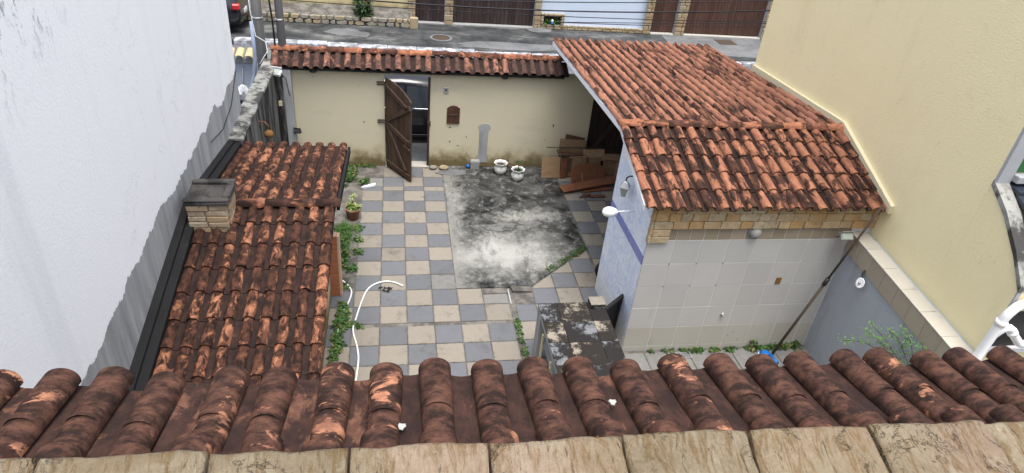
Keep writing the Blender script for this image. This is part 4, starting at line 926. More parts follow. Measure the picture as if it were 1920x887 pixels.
# cars
def car(loc, rz, label):
    t = thing('parked_car', loc, label, 'car', 'parked black cars', rz); T = W[t]
    st = [(-2.12,.42,.80,.70,.82,.60),(-2.05,.30,.90,.80,.98,.66),(-1.75,.26,.94,.86,1.45,.66),(-1.2,.24,.95,.88,1.60,.68),(-.3,.24,.95,.89,1.63,.68),(.45,.24,.94,.89,1.58,.66),(.85,.24,.93,.89,1.28,.70),(1.12,.24,.93,.88,.97,.76),(1.6,.25,.88,.87,.90,.72),(2.02,.30,.74,.80,.76,.66),(2.12,.42,.62,.68,.66,.56)]
    m_ = MB(); rings = []
    for x, zb, bt, w, rf, rw in st:
        half = [(0,zb),(w*.88,zb),(w*.985,zb+.16),(w,(zb+bt)/2),(w*.985,bt-.04),(w*.955,bt),(rw+.05*(rf>bt+.1),bt+(rf-bt)*.86),(rw*.86,rf),(0,rf+.012)]
        ring = half + [(-y, z) for y, z in reversed(half[1:-1])]; rings.append(len(m_.v)); m_.v += [(x, y, z) for y, z in ring]; k1 = len(ring)
    for i in range(len(rings)-1):
        for k in range(k1): m_.f.append((rings[i]+k, rings[i]+(k+1)%k1, rings[i+1]+(k+1)%k1, rings[i+1]+k)); m_.m.append(0); m_.sm.append(True)
    m_.f.append(tuple(rings[0]+k for k in range(k1))); m_.f.append(tuple(rings[-1]+k for k in reversed(range(k1)))); m_.m += [0,0]; m_.sm += [False]*2
    body = put('body', m_.mesh('body', m_carbody), t, T)
    def sec(x):
        for i in range(len(st)-1):
            if st[i][0] <= x <= st[i+1][0]:
                f = (x-st[i][0])/(st[i+1][0]-st[i][0]); return [a_+(b_-a_)*f for a_, b_ in zip(st[i], st[i+1])]
    for s in (-1, 1):
        for x0, x1 in ((-1.62,-1.12),(-1.06,-.26),(-.20,.66)):
            q = MB(); lo = []; hi = []
            for i in range(5):
                x = x0+(x1-x0)*i/4; _, zb, bt, w, rf, rw = sec(x); y0, y1 = w*.955, rw+.05
                z1 = bt+(rf-bt)*.86; f0, f1 = .06, .90
                lo.append((x, s*(y0+(y1-y0)*f0+.012), bt+(z1-bt)*f0)); hi.append((x, s*(y0+(y1-y0)*f1+.012), bt+(z1-bt)*f1))
            for i in range(4): q.quad([lo[i],lo[i+1],hi[i+1],hi[i]])
            wn_ = put('window', q.mesh('window', m_glass), t, T)
            put('trim', MB().tube([(p[0],p[1]+s*.004,p[2]-.012) for p in lo], .010, 5).mesh('trim', m_chrome), wn_, T)
        for x in (-1.30, 1.32):
            wt2 = T @ Matrix.Translation((x, s*.80, .33)) @ Matrix.Rotation(math.pi/2, 4, 'X')
            wl = put('wheel', MB().lathe([(.20,-.09),(.31,-.10),(.33,-.07),(.33,.07),(.31,.10),(.20,.09)], 22).mesh('wheel', m_tyre), t, wt2)
            put('rim', MB().lathe([(.19,-.095),(.05,-.10),(.04,.10),(.19,.095)], 14).mesh('rim', m_metal), wl, wt2)
        put('tail_light', MB().cbox(-2.13,-1.90,s*.80-.10,s*.80+.08,.80,.98,.03).mesh('tail_light', m_red), t, T)
        put('headlight', MB().cbox(1.92,2.10,s*.66-.12,s*.66+.12,.62,.73,.03).mesh('headlight', m_lampglass), t, T)
        put('mirror', MB().cbox(.62,.78,s*.98-.09,s*.98+.07,.96,1.08,.03).mesh('mirror', m_carbody), t, T)
        put('sill', MB().cbox(-.92,.92,s*.885-.02,s*.885+.02,.26,.34,.01).mesh('sill', m_blackp), t, T)
    q = MB(); q.quad([(.82,-.62,1.27),(.82,.62,1.27),(.50,.58,1.54),(.50,-.58,1.54)]); q.quad([(1.10,-.68,1.0),(1.10,.68,1.0),(.86,.64,1.26),(.86,-.64,1.26)])
    put('windscreen', q.mesh('windscreen', m_glass), t, T @ Matrix.Translation((.02,0,.015)))
    q = MB(); q.quad([(-1.98,-.60,1.04),(-1.98,.60,1.04),(-1.76,.58,1.40),(-1.76,-.58,1.40)]); put('rear_window', q.mesh('rear_window', m_glass), t, T @ Matrix.Translation((-.02,0,.01)))
    put('number_plate', MB().cbox(-2.145,-2.125,-.22,.22,.56,.68,.004).mesh('number_plate', m_whitep), t, T)
    put('bumper', MB().cbox(-2.14,-1.98,-.72,.72,.34,.46,.04).mesh('bumper', m_blackp), t, T)
car((1.15,3.22,-.12), 0.0, 'black car parked in the street, seen through the open plank door')
car((-6.25,10.95,-.01), math.pi, 'black car with red tail light at the far left kerb')
# ---- houses across the street
def stones_col(parent, x0, x1, y, z0, z1, mat_, h=.17, wmin=.16, wmax=.32, th=.05):
    z = z0
    while z < z1-.05:
        hh = min(h*random.uniform(.85,1.15), z1-z); x = x0
        while x < x1-.02:
            w = random.uniform(wmin, wmax)
            if x1-x-w < wmin*.6: w = x1-x
            put('stone', boxm('stone', x+.008, x+w-.008, y-th-random.uniform(0,.015), y, z+.006, z+hh-.006, mat_, .014, .005), parent); x += w
        z += hh
yo = thing('stained_yellow_house', (-1.5,12.4,0), 'stained yellow house front with a strip of earth behind rubble edging', 'house')
put('wall', boxm('wall', -9, 1.17, 12.55, 14, -.1, 4.5, m_yhouse), yo)
pl_ = thing('rubble_planter', (-.9,11.9,0), 'low rubble stone edging below the stained yellow house', 'planter')
put('bed', MB().prism([(11.86,-.1),(12.55,-.1),(12.55,.48),(11.90,.24)], lambda a_, b_, t: (t, a_, b_), -9, 1.2).mesh('bed', m_mortar), pl_)
for r in range(2):
    x = -4.6
    while x < 1.22:
        w = random.uniform(.16,.42); q = MB(); n_ = random.choice((5,6,7)); cx, cz = x+w/2, .0+.15*r+.075
        pg = [(cx+(w*.5-.012)*math.copysign(abs(math.cos(t))**.6, math.cos(t))*random.uniform(.86,1.0), cz+.068*math.copysign(abs(math.sin(t))**.6, math.sin(t))*random.uniform(.86,1.05)) for t in [2*math.pi*(k+.5)/n_ for k in range(n_)]]
        q.prism(pg, lambda a_, b_, t: (a_, t, b_), 11.80-random.uniform(0,.03), 11.9); put('stone', q.mesh('stone', m_rubble), pl_); x += w
put('end_stone', boxm('end_stone', 1.22, 1.5, 11.75, 11.95, -.05, .36, m_rubble, .02, .01), pl_)
gb = thing('stone_gate_house', (3.6,12.6,0), 'house front with stone pillars and blackened wooden gates', 'house')
put('wall', boxm('wall', 1.18, 6.03, 12.72, 14, -.1, 4.5, m_yhouse), gb)
for x0, x1 in ((1.16,1.42),(2.47,2.78),(5.80,6.05)):
    p_ = put('pillar', boxm('pillar', x0, x1, 12.42, 12.72, -.1, 3.2, m_cement), gb); stones_col(p_, x0, x1, 12.42, 0, 1.9, m_pillar_stone, .19, .12, .3)
for x0, x1, n_ in ((1.43,2.46,8),(2.79,5.79,22)):
    g_ = put('gate', boxm('gate', x0, x1, 12.60, 12.64, .06, 2.6, m_wood_gate), gb)
    for k in range(n_):
        w = (x1-x0)/n_; put('plank', boxm('plank', x0+w*k+.004, x0+w*(k+1)-.004, 12.572, 12.60, .07+random.uniform(0,.015), 2.58, m_wood_gate, .004), g_)
    put('step', boxm('step', x0-.05, x1+.03, 12.36, 12.62, -.05, .055, m_block, .015, .006), gb)
bh = thing('pale_blue_house', (8.2,12.6,0), 'pale blue front wall with stone plinth and planted stone niche', 'house')
put('wall', boxm('wall', 6.06, 10.42, 12.60, 14, -.1, 4.5, m_bluewall), bh)
pb = put('plinth', boxm('plinth', 6.06, 10.18, 12.50, 12.598, -.1, .17, m_cement), bh); stones_col(pb, 6.06, 10.18, 12.50, 0, .18, m_pillar_stone, .09, .2, .34)
p_ = put('pillar', boxm('pillar', 10.18, 10.42, 12.45, 12.598, -.1, 3.2, m_cement), bh); stones_col(p_, 10.12, 10.42, 12.45, 0, 2.1, m_pillar_stone, .16, .12, .3)
ni = put('niche', boxm('niche', 6.19, 6.85, 12.585, 12.597, .17, .47, m_soil), bh)
for x0, x1, z0, z1 in ((6.06,6.19,.18,.58),(6.85,6.98,.18,.58),(6.19,6.85,.47,.58)):
    stones_col(ni, x0, x1, 12.52, z0, z1, m_pillar_stone, .11, .12, .26, .09); put('surround', boxm('surround', x0, x1, 12.50, 12.595, z0, z1, m_cement), ni)
bg_ = thing('brown_gate_house', (13,12.6,0), 'house front at right with dark brown gates between stone pillars', 'house')
put('wall', boxm('wall', 10.43, 22, 12.80, 14, -.1, 4.5, m_cream), bg_)
for x0, x1 in ((11.40,11.80),(15.08,15.75)):
    p_ = put('pillar', boxm('pillar', x0, x1, 12.45, 12.80, -.1, 3.2, m_cement), bg_); stones_col(p_, x0, x1, 12.45, 0, 2.2, m_pillar_stone, .16, .14, .32)
for x0, x1, n_ in ((10.44,11.39,7),(11.82,15.06,24)):
    g_ = put('gate', boxm('gate', x0, x1, 12.62, 12.66, .06, 2.6, m_wood_brown), bg_)
    for k in range(n_):
        w = (x1-x0)/n_; put('plank', boxm('plank', x0+w*k+.003, x0+w*(k+1)-.003, 12.60, 12.62, .07, 2.58, m_wood_brown, .003), g_)
    put('step', boxm('step', x0, x1, 12.40, 12.60, -.05, .05, m_wtile_low, .01), bg_)
for x, y, r, lb, sq in ((2.26,10.78,.30,'round rusty manhole cover in a pale concrete ring across the street',0),(13.3,11.75,.42,'square rusty manhole cover near the brown gates',1)):
    t = thing('manhole', (x,y,0), lb, 'manhole', 'manhole covers')
    if sq: put('cover', boxm('cover', x-.38, x+.38, y-.33, y+.33, .0, .016, m_rust, .01), t)
    else:
        put('ring', MB().lathe([(r*1.35,0),(r*1.3,.010),(r*1.02,.010),(r*1.0,0)], 26, (x,y,.0)).mesh('ring', m_walk2), t)
        put('cover', MB().lathe([(r,0),(r,.014),(r*.5,.017)], 26, (x,y,.0)).mesh('cover', m_rust), t)
# ================================================================== COURTYARD THINGS
def frond(m_, p, d, L, w, droop=.4, mi=0, n=4):
    p = Vector(p); d = Vector(d).normalized(); s = d.cross(Vector((0,0,1)))
    s = s.normalized() if s.length > .01 else Vector((1,0,0)); L_ = []; R_ = []
    for i in range(n+1):
        f = i/n; q = p + d*L*f + Vector((0,0,-droop*L*f*f)); ww = w*math.sin(math.pi*min(1,(f*.86+.12)))/2
        L_.append(q-s*ww+Vector((0,0,ww*.3))); R_.append(q+s*ww+Vector((0,0,ww*.3)))
    b = len(m_.v); m_.v += [tuple(x) for pr in zip(L_, R_) for x in pr]
    for i in range(n): m_.f.append((b+2*i,b+2*i+1,b+2*i+3,b+2*i+2)); m_.m.append(mi); m_.sm.append(True)
def rosette(m_, c, n, L, w, el=(.2,1.2), droop=.4):
    for i in range(n):
        t = random.uniform(0,6.283); e_ = random.uniform(*el); frond(m_, (c[0]+random.uniform(-.01,.01), c[1]+random.uniform(-.01,.01), c[2]), (math.cos(t)*math.cos(e_), math.sin(t)*math.cos(e_), math.sin(e_)), L*random.uniform(.6,1.15), w*random.uniform(.7,1.2), droop*random.uniform(.5,1.4))
def lush(m_, c, h, r, n, lw=.05, ll=.075):
    for i in range(n):
        t = random.uniform(0,6.283); q = r*math.sqrt(random.random()); z = h*random.random()*(1-.5*(q/r)**2); e_ = random.uniform(-.2,.9); a_ = random.uniform(0,6.283)
        frond(m_, (c[0]+q*math.cos(t), c[1]+q*math.sin(t), c[2]+z), (math.cos(a_)*math.cos(e_), math.sin(a_)*math.cos(e_), math.sin(e_)), ll*random.uniform(.4,1.5), lw*random.uniform(.4,1.3), .5, random.choice((0,0,0,1,1,2)), 3)
# weeds along the shed side
wd1 = MB()
for i in range(17): lush(wd1, (-.30+random.uniform(-.08,.10), random.uniform(-3.0,-1.75), 0), random.uniform(.06,.16), .09, 26, .045, .07)
for i in range(46): rosette(wd1, (-.28+random.uniform(-.14,.12), random.uniform(-2.6,-1.30), 0), 14, .24, .011, (.5,1.4), .7)
for x, y in ((-.02,-1.85),(0.0,-2.25),(-.06,-2.72),(-.02,-1.45),(-.20,-3.22)): lush(wd1, (x,y,0), .06, .09, 34, .05, .08)
put('weed_bed', wd1.mesh('weed_bed', m_leaf, m_leaf_d, m_leaf_y, fix=False), None, None, kind='stuff', label='green weeds growing between the shed and the checked floor', cat='weeds')
wd2 = MB(); y = -3.70
while y > -5.5:
    x = -.17 - .02*(abs(y)-3.7) + random.uniform(-.03,.03); lush(wd2, (x,y,0), .07, random.uniform(.035,.07), 22, .04, .065); y -= random.uniform(.03,.06)
for x, y in ((-.10,-3.95),(-.12,-4.08),(-.05,-4.23),(.03,-4.22),(.10,-4.24),(-.14,-4.2)): lush(wd2, (x,y,0), .05, .06, 24, .045, .07)
put('weed_strip', wd2.mesh('weed_strip', m_leaf, m_leaf_d, m_leaf_y, fix=False), None, None, kind='stuff', label='narrow line of weeds along the hose near the shed eave', cat='weeds')
wd3 = MB()
for i in range(48): x = random.choice((random.uniform(4.15,7.0), random.uniform(5.3,6.9))); lush(wd3, (x,-5.06+random.uniform(-.03,.01),0), random.uniform(.02,.07), .05, 16, .035, .05)
lush(wd3, (6.27,-5.07,.05), .12, .06, 26, .04, .06); lush(wd3, (7.0,-5.08,0), .12, .08, 40, .04, .06); lush(wd3, (7.03,-5.62,0), .10, .09, 40, .05, .07)
put('wall_foot_weeds', wd3.mesh('wall_foot_weeds', m_leaf_d, m_leaf, m_leaf_y, fix=False), None, None, kind='stuff', label='dark green weeds along the foot of the tiled wall', cat='weeds')
wd4 = MB()
for i in range(46): f = random.random()**1.0; lush(wd4, (3.35+.85*f+random.uniform(-.04,.04), -2.93+.70*f+random.uniform(.0,.09), .008), .018, .06, 16, .018, .03)
for i in range(26): lush(wd4, (2.58+random.uniform(-.02,.02), random.uniform(-5.2,-4.2), 0), .03, .035, 9, .03, .045)
for x, y in ((.05,.42),(.02,.30)): lush(wd4, (x,y,0), .08, .09, 40, .045, .07)
for i in range(14): lush(wd4, (random.uniform(-.35,.38), 1.09+random.uniform(-.03,.02), 0), .04, .05, 10, .03, .05)
for i in range(20): lush(wd4, (-.30+random.uniform(-.14,.14), random.uniform(.2,.9), 0), .10, .09, 16, .05, .08)
put('moss_and_seedlings', wd4.mesh('moss_and_seedlings', m_leaf_d, m_leaf, m_leaf_y, fix=False), None, None, kind='stuff', label='moss and small seedlings along slab edge, drain and wall foot', cat='moss')
# clay pot with variegated plant
pt = thing('potted_plant', (-.13,-1.08,0), 'terracotta pot with yellow green spiky leaves beside the checked floor', 'plant')
pot = put('pot', MB().lathe([(.095,0),(.135,.20),(.15,.205),(.152,.245),(.135,.245),(.128,.20)], 22, (-.13,-1.08,0)).mesh('pot', m_pot), pt)
for k in range(4): t = k*1.57-1.2; put('seam', MB().tube([(-.13+.098*math.cos(t),-1.08+.098*math.sin(t),.01),(-.13+.137*math.cos(t),-1.08+.137*math.sin(t),.2)], .005, 4).mesh('seam', m_soil), pot)
put('soil', MB().lathe([(.125,0),(.12,.012)], 14, (-.13,-1.08,.205)).mesh('soil', m_soil), pt)
lf = MB()
for c, z, n_, L in (((-.13,-1.08),.24,26,.20),((-.20,-1.06),.27,16,.15),((-.06,-1.10),.26,16,.15),((-.13,-1.05),.44,16,.12)): rosette(lf, (c[0],c[1],z), n_, L, .030, (.1,1.2), .35)
put('leaves', lf.mesh('leaves', m_leaf_v, fix=False), pt)
lo_ = MB(); lush(lo_, (-.11,-1.10,.23), .07, .13, 90, .035, .05); put('undergrowth', lo_.mesh('undergrowth', m_leaf, fix=False), pt)
put('stalk', MB().tube([(-.13,-1.08,.2),(-.13,-1.06,.46)], .010, 6).mesh('stalk', m_stem), pt)
# white pots
def wpot(x, y, label, plant):
    t = thing('white_pot', (x,y,0), label, 'pot', 'white glazed pots'); wv = lambda j, a_: 1+(.075*math.cos(8*a_) if j in (5,6,7) else (.02*math.cos(8*a_) if j == 4 else 0))
    put('bowl', MB().lathe([(.085,.012),(.125,.06),(.14,.13),(.125,.19),(.112,.225),(.145,.268),(.150,.278),(.128,.272),(.112,.235),(.118,.215)], 40, (x,y,0), wob=wv).mesh('bowl', m_ceramic), t)
    for k in range(3): a_ = k*2.094; put('foot', MB().lathe([(.022,0),(.026,.03)], 8, (x+.075*math.cos(a_), y+.075*math.sin(a_), 0)).mesh('foot', m_ceramic), t)
    put('soil', MB().lathe([(.112,0),(.10,.01)], 16, (x,y,.215)).mesh('soil', m_soil), t)
    if plant:
        q = MB(); lush(q, (x,y,.23), .04, .085, 40, .03, .04); put('ground_cover', q.mesh('ground_cover', m_leaf_d, fix=False), t, None, kind='stuff'); q = MB(); rosette(q, (x+.01,y,.42), 11, .13, .03, (-.1,.6), .3); put('seedling', q.mesh('seedling', m_leaf_d, fix=False), t)
        put('stem', MB().tube([(x,y,.22),(x+.01,y,.43)], .008, 6).mesh('stem', m_stem), t)
wpot(2.98,.80,'white glazed pot with only soil, nearer the concrete block',False); wpot(3.32,.50,'white glazed pot holding a small seedling',True)
t = thing('concrete_block', (2.43,1.01,0), 'grey concrete block standing against the street wall', 'block')
put('block', boxm('block', 2.33,2.53,.95,1.09,.012,.205, m_block, .010, .004), t)
put('web', boxm('web', 2.35,2.51,.955,1.085,.206,.212, m_block, .004), t)
bl_ = thing('blue_ball', (2.28,1.03,0), 'small blue ball beside the grey concrete block', 'ball')
put('ball', MB().lathe([(.012,0),(.032,.012),(.045,.04),(.045,.055),(.032,.083),(.012,.095)], 14, (2.28,1.03,.01)).mesh('ball', m_bluep), bl_); put('valve', MB().lathe([(.008,.094),(.008,.099)], 6, (2.28,1.03,.01)).mesh('valve', m_blackp), bl_)
o = lump('loose_stone', (1.50,.97,.05), (.085,.06,.05), m_rubble, None, 5); setp(o, 'pale loose stone beside the door jamb', 'stone', 'loose stones by the door')
o = lump('loose_stone', (1.73,.96,.055), (.11,.075,.055), m_rubble, None, 9); setp(o, 'larger loose stone lying on the pale cement patch', 'stone', 'loose stones by the door')
q = MB().prism([(-.03,.09),(.06,.15),(.25,.24),(.27,.20),(.25,.14),(.10,.10)], lambda a_, b_, t: (a_, b_, t+.05*a_), .002, .04)
put('broken_slab', q.mesh('broken_slab', m_whitep), None, None, label='broken white slab fragment lying near the door', cat='fragment')
q = MB()
for i in range(5): lush(q, (.50+random.uniform(-.07,.07), -3.38+random.uniform(-.05,.05), .003), .02, .05, 7, .025, .06)
put('fallen_leaves', q.mesh('fallen_leaves', m_wood_black, fix=False), None, None, label='dark dry leaf litter by the end of the hose', cat='leaves', kind='stuff')
# hose: two runs
h1 = smooth_([(x,y,.022) for x, y in ((-.30,-3.06),(-.22,-3.09),(-.10,-3.25),(-.045,-3.43),(-.083,-3.69),(-.16,-3.955),(-.198,-4.349),(-.217,-4.719),(-.165,-5.19),(-.10,-5.7))])
h2 = smooth_([(x,y,.018) for x, y in ((.777,-3.264),(.648,-3.17),(.489,-3.138),(.312,-3.215),(.199,-3.373),(.123,-3.669),(.049,-4.109),(.024,-4.36),(.103,-4.736),(.13,-5.039),(.10,-5.6))])
for h_, lb in ((h1,'white hose running through the weeds beside the shed'),(h2,'white hose curling across the checked floor with a free end')):
    t = thing('garden_hose', tuple(h_[len(h_)//2]), lb, 'hose', 'white hoses')
    put('tube', MB().tube(h_, .013, 8).mesh('tube', m_hose), t); d_ = (Vector(h_[0])-Vector(h_[1])).normalized()
    put('end', MB().tube([Vector(h_[0])-d_*.012, Vector(h_[0])+d_*.012], .0155, 8).mesh('end', m_pvc), t)
# counter with mould-stained tiles
ct = thing('tiled_counter', (3.17,-5.7,0), 'outdoor counter topped with mould blackened tiles near the drain', 'counter')
put('slab', boxm('slab', 2.685,3.645,-6.70,-4.96,.845,.930, m_cement, .008), ct)
cx = [2.68,2.955,3.40,3.65]; cy = [-4.955,-5.375,-5.795,-6.215,-6.635]
for r in range(4):
    for c in range(3): put('top_tile', boxm('top_tile', cx[c]+.002, cx[c+1]-.002, cy[r+1]+.002, cy[r]-.002, .931, .948+random.uniform(0,.002), m_bench_b if (r+c) % 2 == 0 else m_bench_a, .003), ct)
put('leg_panel', boxm('leg_panel', 2.69,2.79,-5.16,-4.97,0,.844, m_cement, .006), ct); put('leg_panel', boxm('leg_panel', 2.69,2.79,-6.69,-6.5,0,.844, m_cement, .006), ct)
put('back_panel', boxm('back_panel', 3.54,3.64,-6.69,-4.97,0,.844, m_coping, .006), ct); put('shelf', boxm('shelf', 2.80,3.53,-6.6,-5.0,.30,.36, m_cement, .006), ct)
for y in (-5.35,-5.9): put('prop', boxm('prop', 2.70,2.73,y-.02,y+.02,0,.70, m_trim, .004, T=Matrix.Translation((0,0,0))), ct)
tb = thing('beige_tile_block', (3.53,-5.04,.95), 'small beige tile covered block on the counter corner', 'block')
put('body', boxm('body', 3.425,3.64,-5.125,-4.945,.951,1.02, m_bench_b, .006), tb); put('top_tile', boxm('top_tile', 3.42,3.645,-5.13,-4.94,1.021,1.035, m_beige, .003), tb)
st_ = thing('wooden_shutter', (3.88,-4.75,0), 'black weathered wooden shutter leaning by the blue tiled wall', 'shutter')
SA = math.atan2(-4.92+4.60, 3.69-4.06); SM = Matrix.Translation((4.06,-4.60,.0)) @ Matrix.Rotation(SA,4,'Z') @ Matrix.Rotation(math.radians(-3),4,'X')
for k in range(5):
    x0 = .02+k*.092; put('plank', boxm('plank', x0, x0+.088, -.012, .012, .01, .80+random.uniform(-.008,.008), m_wood_black, .004), st_, SM)
put('frame', MB().cbox(.0,.50,-.02,.035,.76,.83,.008).cbox(.0,.045,-.022,.03,.0,.76,.006).mesh('frame', m_wood_black), st_, SM)
bu = thing('rubber_tyre', (4.30,-3.20,0), 'black tyre edge showing behind the blue tiled wall', 'tyre')
put('tread', MB().lathe([(.17,-.07),(.25,-.075),(.27,-.05),(.27,.05),(.25,.075),(.17,.07),(.17,-.07)], 24, T=Matrix.Translation((4.36,-3.28,.28)) @ Matrix.Rotation(math.pi/2,4,'X') @ Matrix.Rotation(.25,4,'X')).mesh('tread', m_tyre), bu)
put('rim', MB().lathe([(.165,-.03),(.05,-.04),(.05,.04),(.165,.03)], 16, T=Matrix.Translation((4.36,-3.28,.28)) @ Matrix.Rotation(math.pi/2,4,'X') @ Matrix.Rotation(.25,4,'X')).mesh('rim', m_metal), bu)
# rubble stones near the counter
for k, (x, y, r) in enumerate(((3.84,-5.12,.10),(3.98,-5.30,.09),(4.05,-5.16,.06))):
    o = lump('paving_fragment', (x,y,.02), (r,r*.8,.025), m_ctile, None, 30+k, .5); setp(o, ('largest pale paving fragment between counter and tiled wall','middle pale paving fragment between counter and tiled wall','smallest pale paving fragment at the tiled wall corner')[k], 'stone', 'paving fragments by the counter')
# pile of boards
BM = []
def board(label, mat_, L, w, th, loc, rz=0, rx=0, ry=0, name='wooden_board', battens=0):
    """board L x w x th, its base corner line at loc; rx tips it back from lying flat"""
    T = Matrix.Translation(loc) @ Matrix.Rotation(rz,4,'Z') @ Matrix.Rotation(ry,4,'Y') @ Matrix.Rotation(rx,4,'X')
    m_ = MB().cbox(0,L,0,w,0,th,.003)
    if not battens: return put(name, m_.mesh(name, mat_), None, T, label=label, cat='board', group='pile of dismantled furniture boards')
    t = thing(name, loc, label, 'board', 'pile of dismantled furniture boards'); put('panel', m_.mesh('panel', mat_), t, T)
    for k in range(battens): put('batten', MB().cbox(0.01,L-.01,w*(k+.5)/battens-.012,w*(k+.5)/battens+.012,-.014,-.001,.003).mesh('batten', m_plank_dark), t, T)
R_ = math.radians
board('peeling plywood panel, leftmost of the board pile', m_plank_ply, .42,.47,.018,(3.875,.585,.015),0,R_(74))
board('narrow red brown board standing beside the peeling plywood', m_plank_red, .15,.46,.022,(4.31,.57,.01),R_(14),R_(80))
board('thin dark board standing behind the red brown one', m_plank_dark, .11,.44,.02,(4.46,.66,.01),R_(10),R_(84))
put('wooden_board', MB().prism([(0,0),(.86,0),(.86,.24),(.70,.40),(.13,.40),(0,.24)], lambda a_, b_, t: (a_, b_, t), 0, .025).mesh('wooden_board', m_plank_red), None, Matrix.Translation((4.50,.30,.03)) @ Matrix.Rotation(R_(13),4,'Z') @ Matrix.Rotation(R_(66),4,'X'), label='red brown panel with clipped corners in front of the pile', cat='board', group='pile of dismantled furniture boards')
board('tan panel leaning behind the clipped red brown panel', m_plank_tan, .76,.46,.018,(4.50,.66,.03),R_(6),R_(78),R_(4))
board('long red brown plank lying in front of the pile', m_plank_red, 1.50,.24,.028,(4.235,-.16,.05),R_(16),R_(6),R_(-2))
board('short red brown plank under the long one', m_plank_red, .68,.20,.024,(4.71,-.08,.008),R_(11))
board('smallest red brown offcut at the front of the pile', m_plank_red, .36,.09,.022,(4.79,-.30,.006),R_(4))
board('stubby red brown block end beside the small offcut', m_plank_red, .10,.08,.07,(4.74,-.28,.004),R_(40))
board('tan drawer side at the right end of the pile', m_plank_tan, .36,.42,.02,(5.33,.78,.01),R_(-6),R_(88),0,'drawer_panel',2)
board('tan drawer end turned sideways at the right end', m_plank_tan, .30,.42,.02,(5.66,.62,.01),R_(108),R_(88),0,'drawer_panel')
board('tan drawer bottom lying on the upright drawer sides', m_plank_tan, .38,.30,.018,(5.32,.66,.43),R_(-4),R_(2),0,'drawer_panel')
board('pale tan shelf board at the top left of the pile', m_plank_tan, .62,.30,.02,(4.29,.93,.50),R_(0),R_(80),R_(3))
board('brown board topmost of the pile against the wall', m_plank_dark, .46,.14,.02,(4.42,1.02,.74),R_(0),R_(72),R_(11))
board('dark board lying across the cabinet sides', m_plank_dark, .64,.26,.02,(4.29,.82,.45),R_(2),R_(2))
board('tan shelf lying behind the clipped panel', m_plank_tan, .50,.26,.02,(4.86,.80,.34),R_(3),R_(62))
board('left brown cabinet side standing under the shelf boards', m_plank_dark, .42,.44,.02,(4.31,.70,.01),R_(82),R_(89))
board('right brown cabinet side standing under the shelf boards', m_plank_dark, .42,.44,.02,(4.92,.70,.01),R_(86),R_(89))
board('narrow pale strip leaning on the clipped panel', m_plank_ply, .02,.26,.012,(4.76,.30,.02),R_(13),R_(62))
board('pale thin lath lying on the long plank', m_plank_ply, .46,.03,.012,(4.80,.08,.092),R_(24))
rd = put('metal_rod', MB().tube([(4.0,.90,.615),(5.30,.905,.615)], .010, 6).mesh('metal_rod', m_rust), None, None, label='thin dark rod lying across the top of the board pile', cat='rod')
rd = put('white_stick', MB().tube([(5.70,.90,.14),(6.08,.88,.14)], .014, 6).mesh('white_stick', m_whitep), None, None, label='white stick beyond the pile under the carport', cat='stick')
rd = put('bent_wire', MB().tube([(4.74,-.16,.03),(4.60,-.24,.012),(4.56,-.30,.010),(4.72,-.26,.012)], .008, 5).mesh('bent_wire', m_cable), None, None, label='bent black wire sticking out below the long plank', cat='wire')
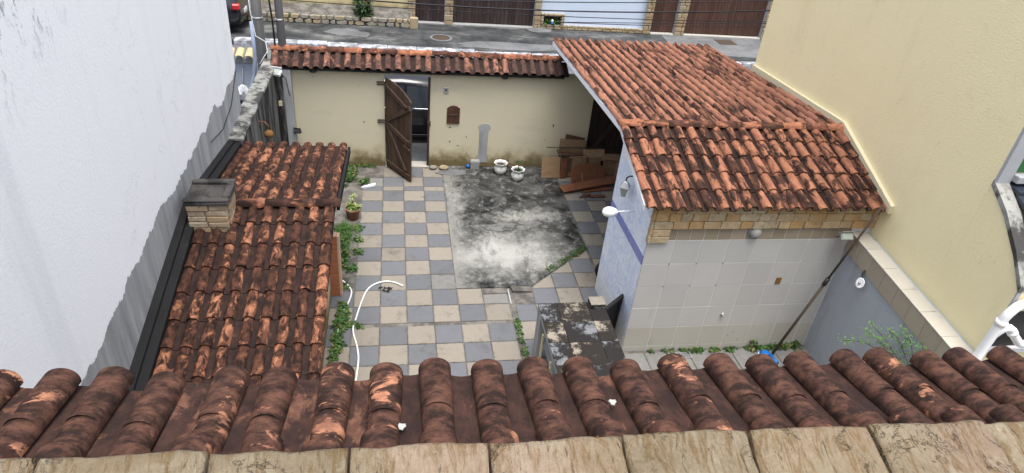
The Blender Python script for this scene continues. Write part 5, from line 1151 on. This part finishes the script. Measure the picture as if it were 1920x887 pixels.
# shrub behind the eave by the grey side wall
sb = thing('leafy_shrub', (7.02,-7.0,0), 'light green feathery shrub in front of the grey side wall', 'shrub')
root = Vector((6.95,-7.05,.0)); brs = [((6.95,-6.95,1.5),(6.72,-6.40,1.62),(6.55,-6.10,1.45)),((6.95,-6.95,1.5),(6.80,-6.55,1.78),(6.72,-6.25,1.86)),((6.95,-6.98,1.55),(6.90,-6.75,1.95),(6.86,-6.60,2.05)),((6.95,-6.98,1.5),(6.92,-6.95,1.90),(6.90,-6.90,2.05)),((6.93,-7.0,1.5),(6.86,-7.15,1.85),(6.84,-7.20,2.0)),((6.93,-7.0,1.4),(6.75,-6.75,1.55),(6.62,-6.55,1.48)),((6.95,-7.0,1.4),(6.94,-7.1,1.7),(6.92,-7.12,1.80)),((6.95,-6.95,1.5),(6.86,-6.50,1.66),(6.80,-6.20,1.66)),((6.95,-6.95,1.55),(6.88,-6.62,1.86),(6.84,-6.42,1.90))]
put('stem', MB().tube([root,(6.98,-7.08,.6),(7.0,-7.13,1.15)], [.022,.018,.012], 7).mesh('stem', m_stem), sb)
lv = MB(); bs = MB()
for br in brs:
    off = Vector((.05,-.18,-.20)); pth = smooth_([Vector((6.95,-6.97,1.42))+off]+[Vector(b_)+off for b_ in br], 6); bs.tube(pth, .005, 4)
    for i in range(5, len(pth)):
        for _ in range(7):
            p = Vector(pth[i]) + Vector((random.gauss(0,.035), random.gauss(0,.045), random.gauss(0,.03))); a_ = random.uniform(0,6.283)
            frond(lv, p, (math.cos(a_), math.sin(a_), random.uniform(-.2,.4)), random.uniform(.02,.055), random.uniform(.012,.03), .3, 0, 2)
put('branches', bs.mesh('branches', m_stem), sb); put('leaves', lv.mesh('leaves', m_leaf_s, fix=False), sb)
# shrub on the bank across the street, plants in the niche
fs = thing('bank_shrub', (-.42,12.1,.3), 'dark green shrub on the bank below the stained yellow house', 'shrub')
q = MB(); lush(q, (-.42,12.15,.28), .9, .32, 420, .09, .14); put('leaves', q.mesh('leaves', m_leaf_d, fix=False), fs); put('stem', MB().tube([(-.42,12.15,.25),(-.42,12.15,.9)], .02, 6).mesh('stem', m_stem), fs)
q = MB()
for x in (6.28,6.42,6.62,6.76): lush(q, (x,12.52,.18), .22, .09, 60, .05, .08)
np_ = put('niche_plants', q.mesh('niche_plants', m_leaf, fix=False), None, None, label='small green plants filling the stone niche across the street', cat='plants')
nf = thing('niche_figure', (6.52,12.50,.18), 'small blue and white ornament among the niche plants', 'ornament')
put('base', MB().lathe([(.05,0),(.06,.05),(.04,.09)], 10, (6.52,12.46,.18)).mesh('base', m_bluep), nf); put('top', MB().lathe([(.03,.09),(.05,.12),(.04,.17),(.01,.19)], 10, (6.52,12.46,.18)).mesh('top', m_whitep), nf)
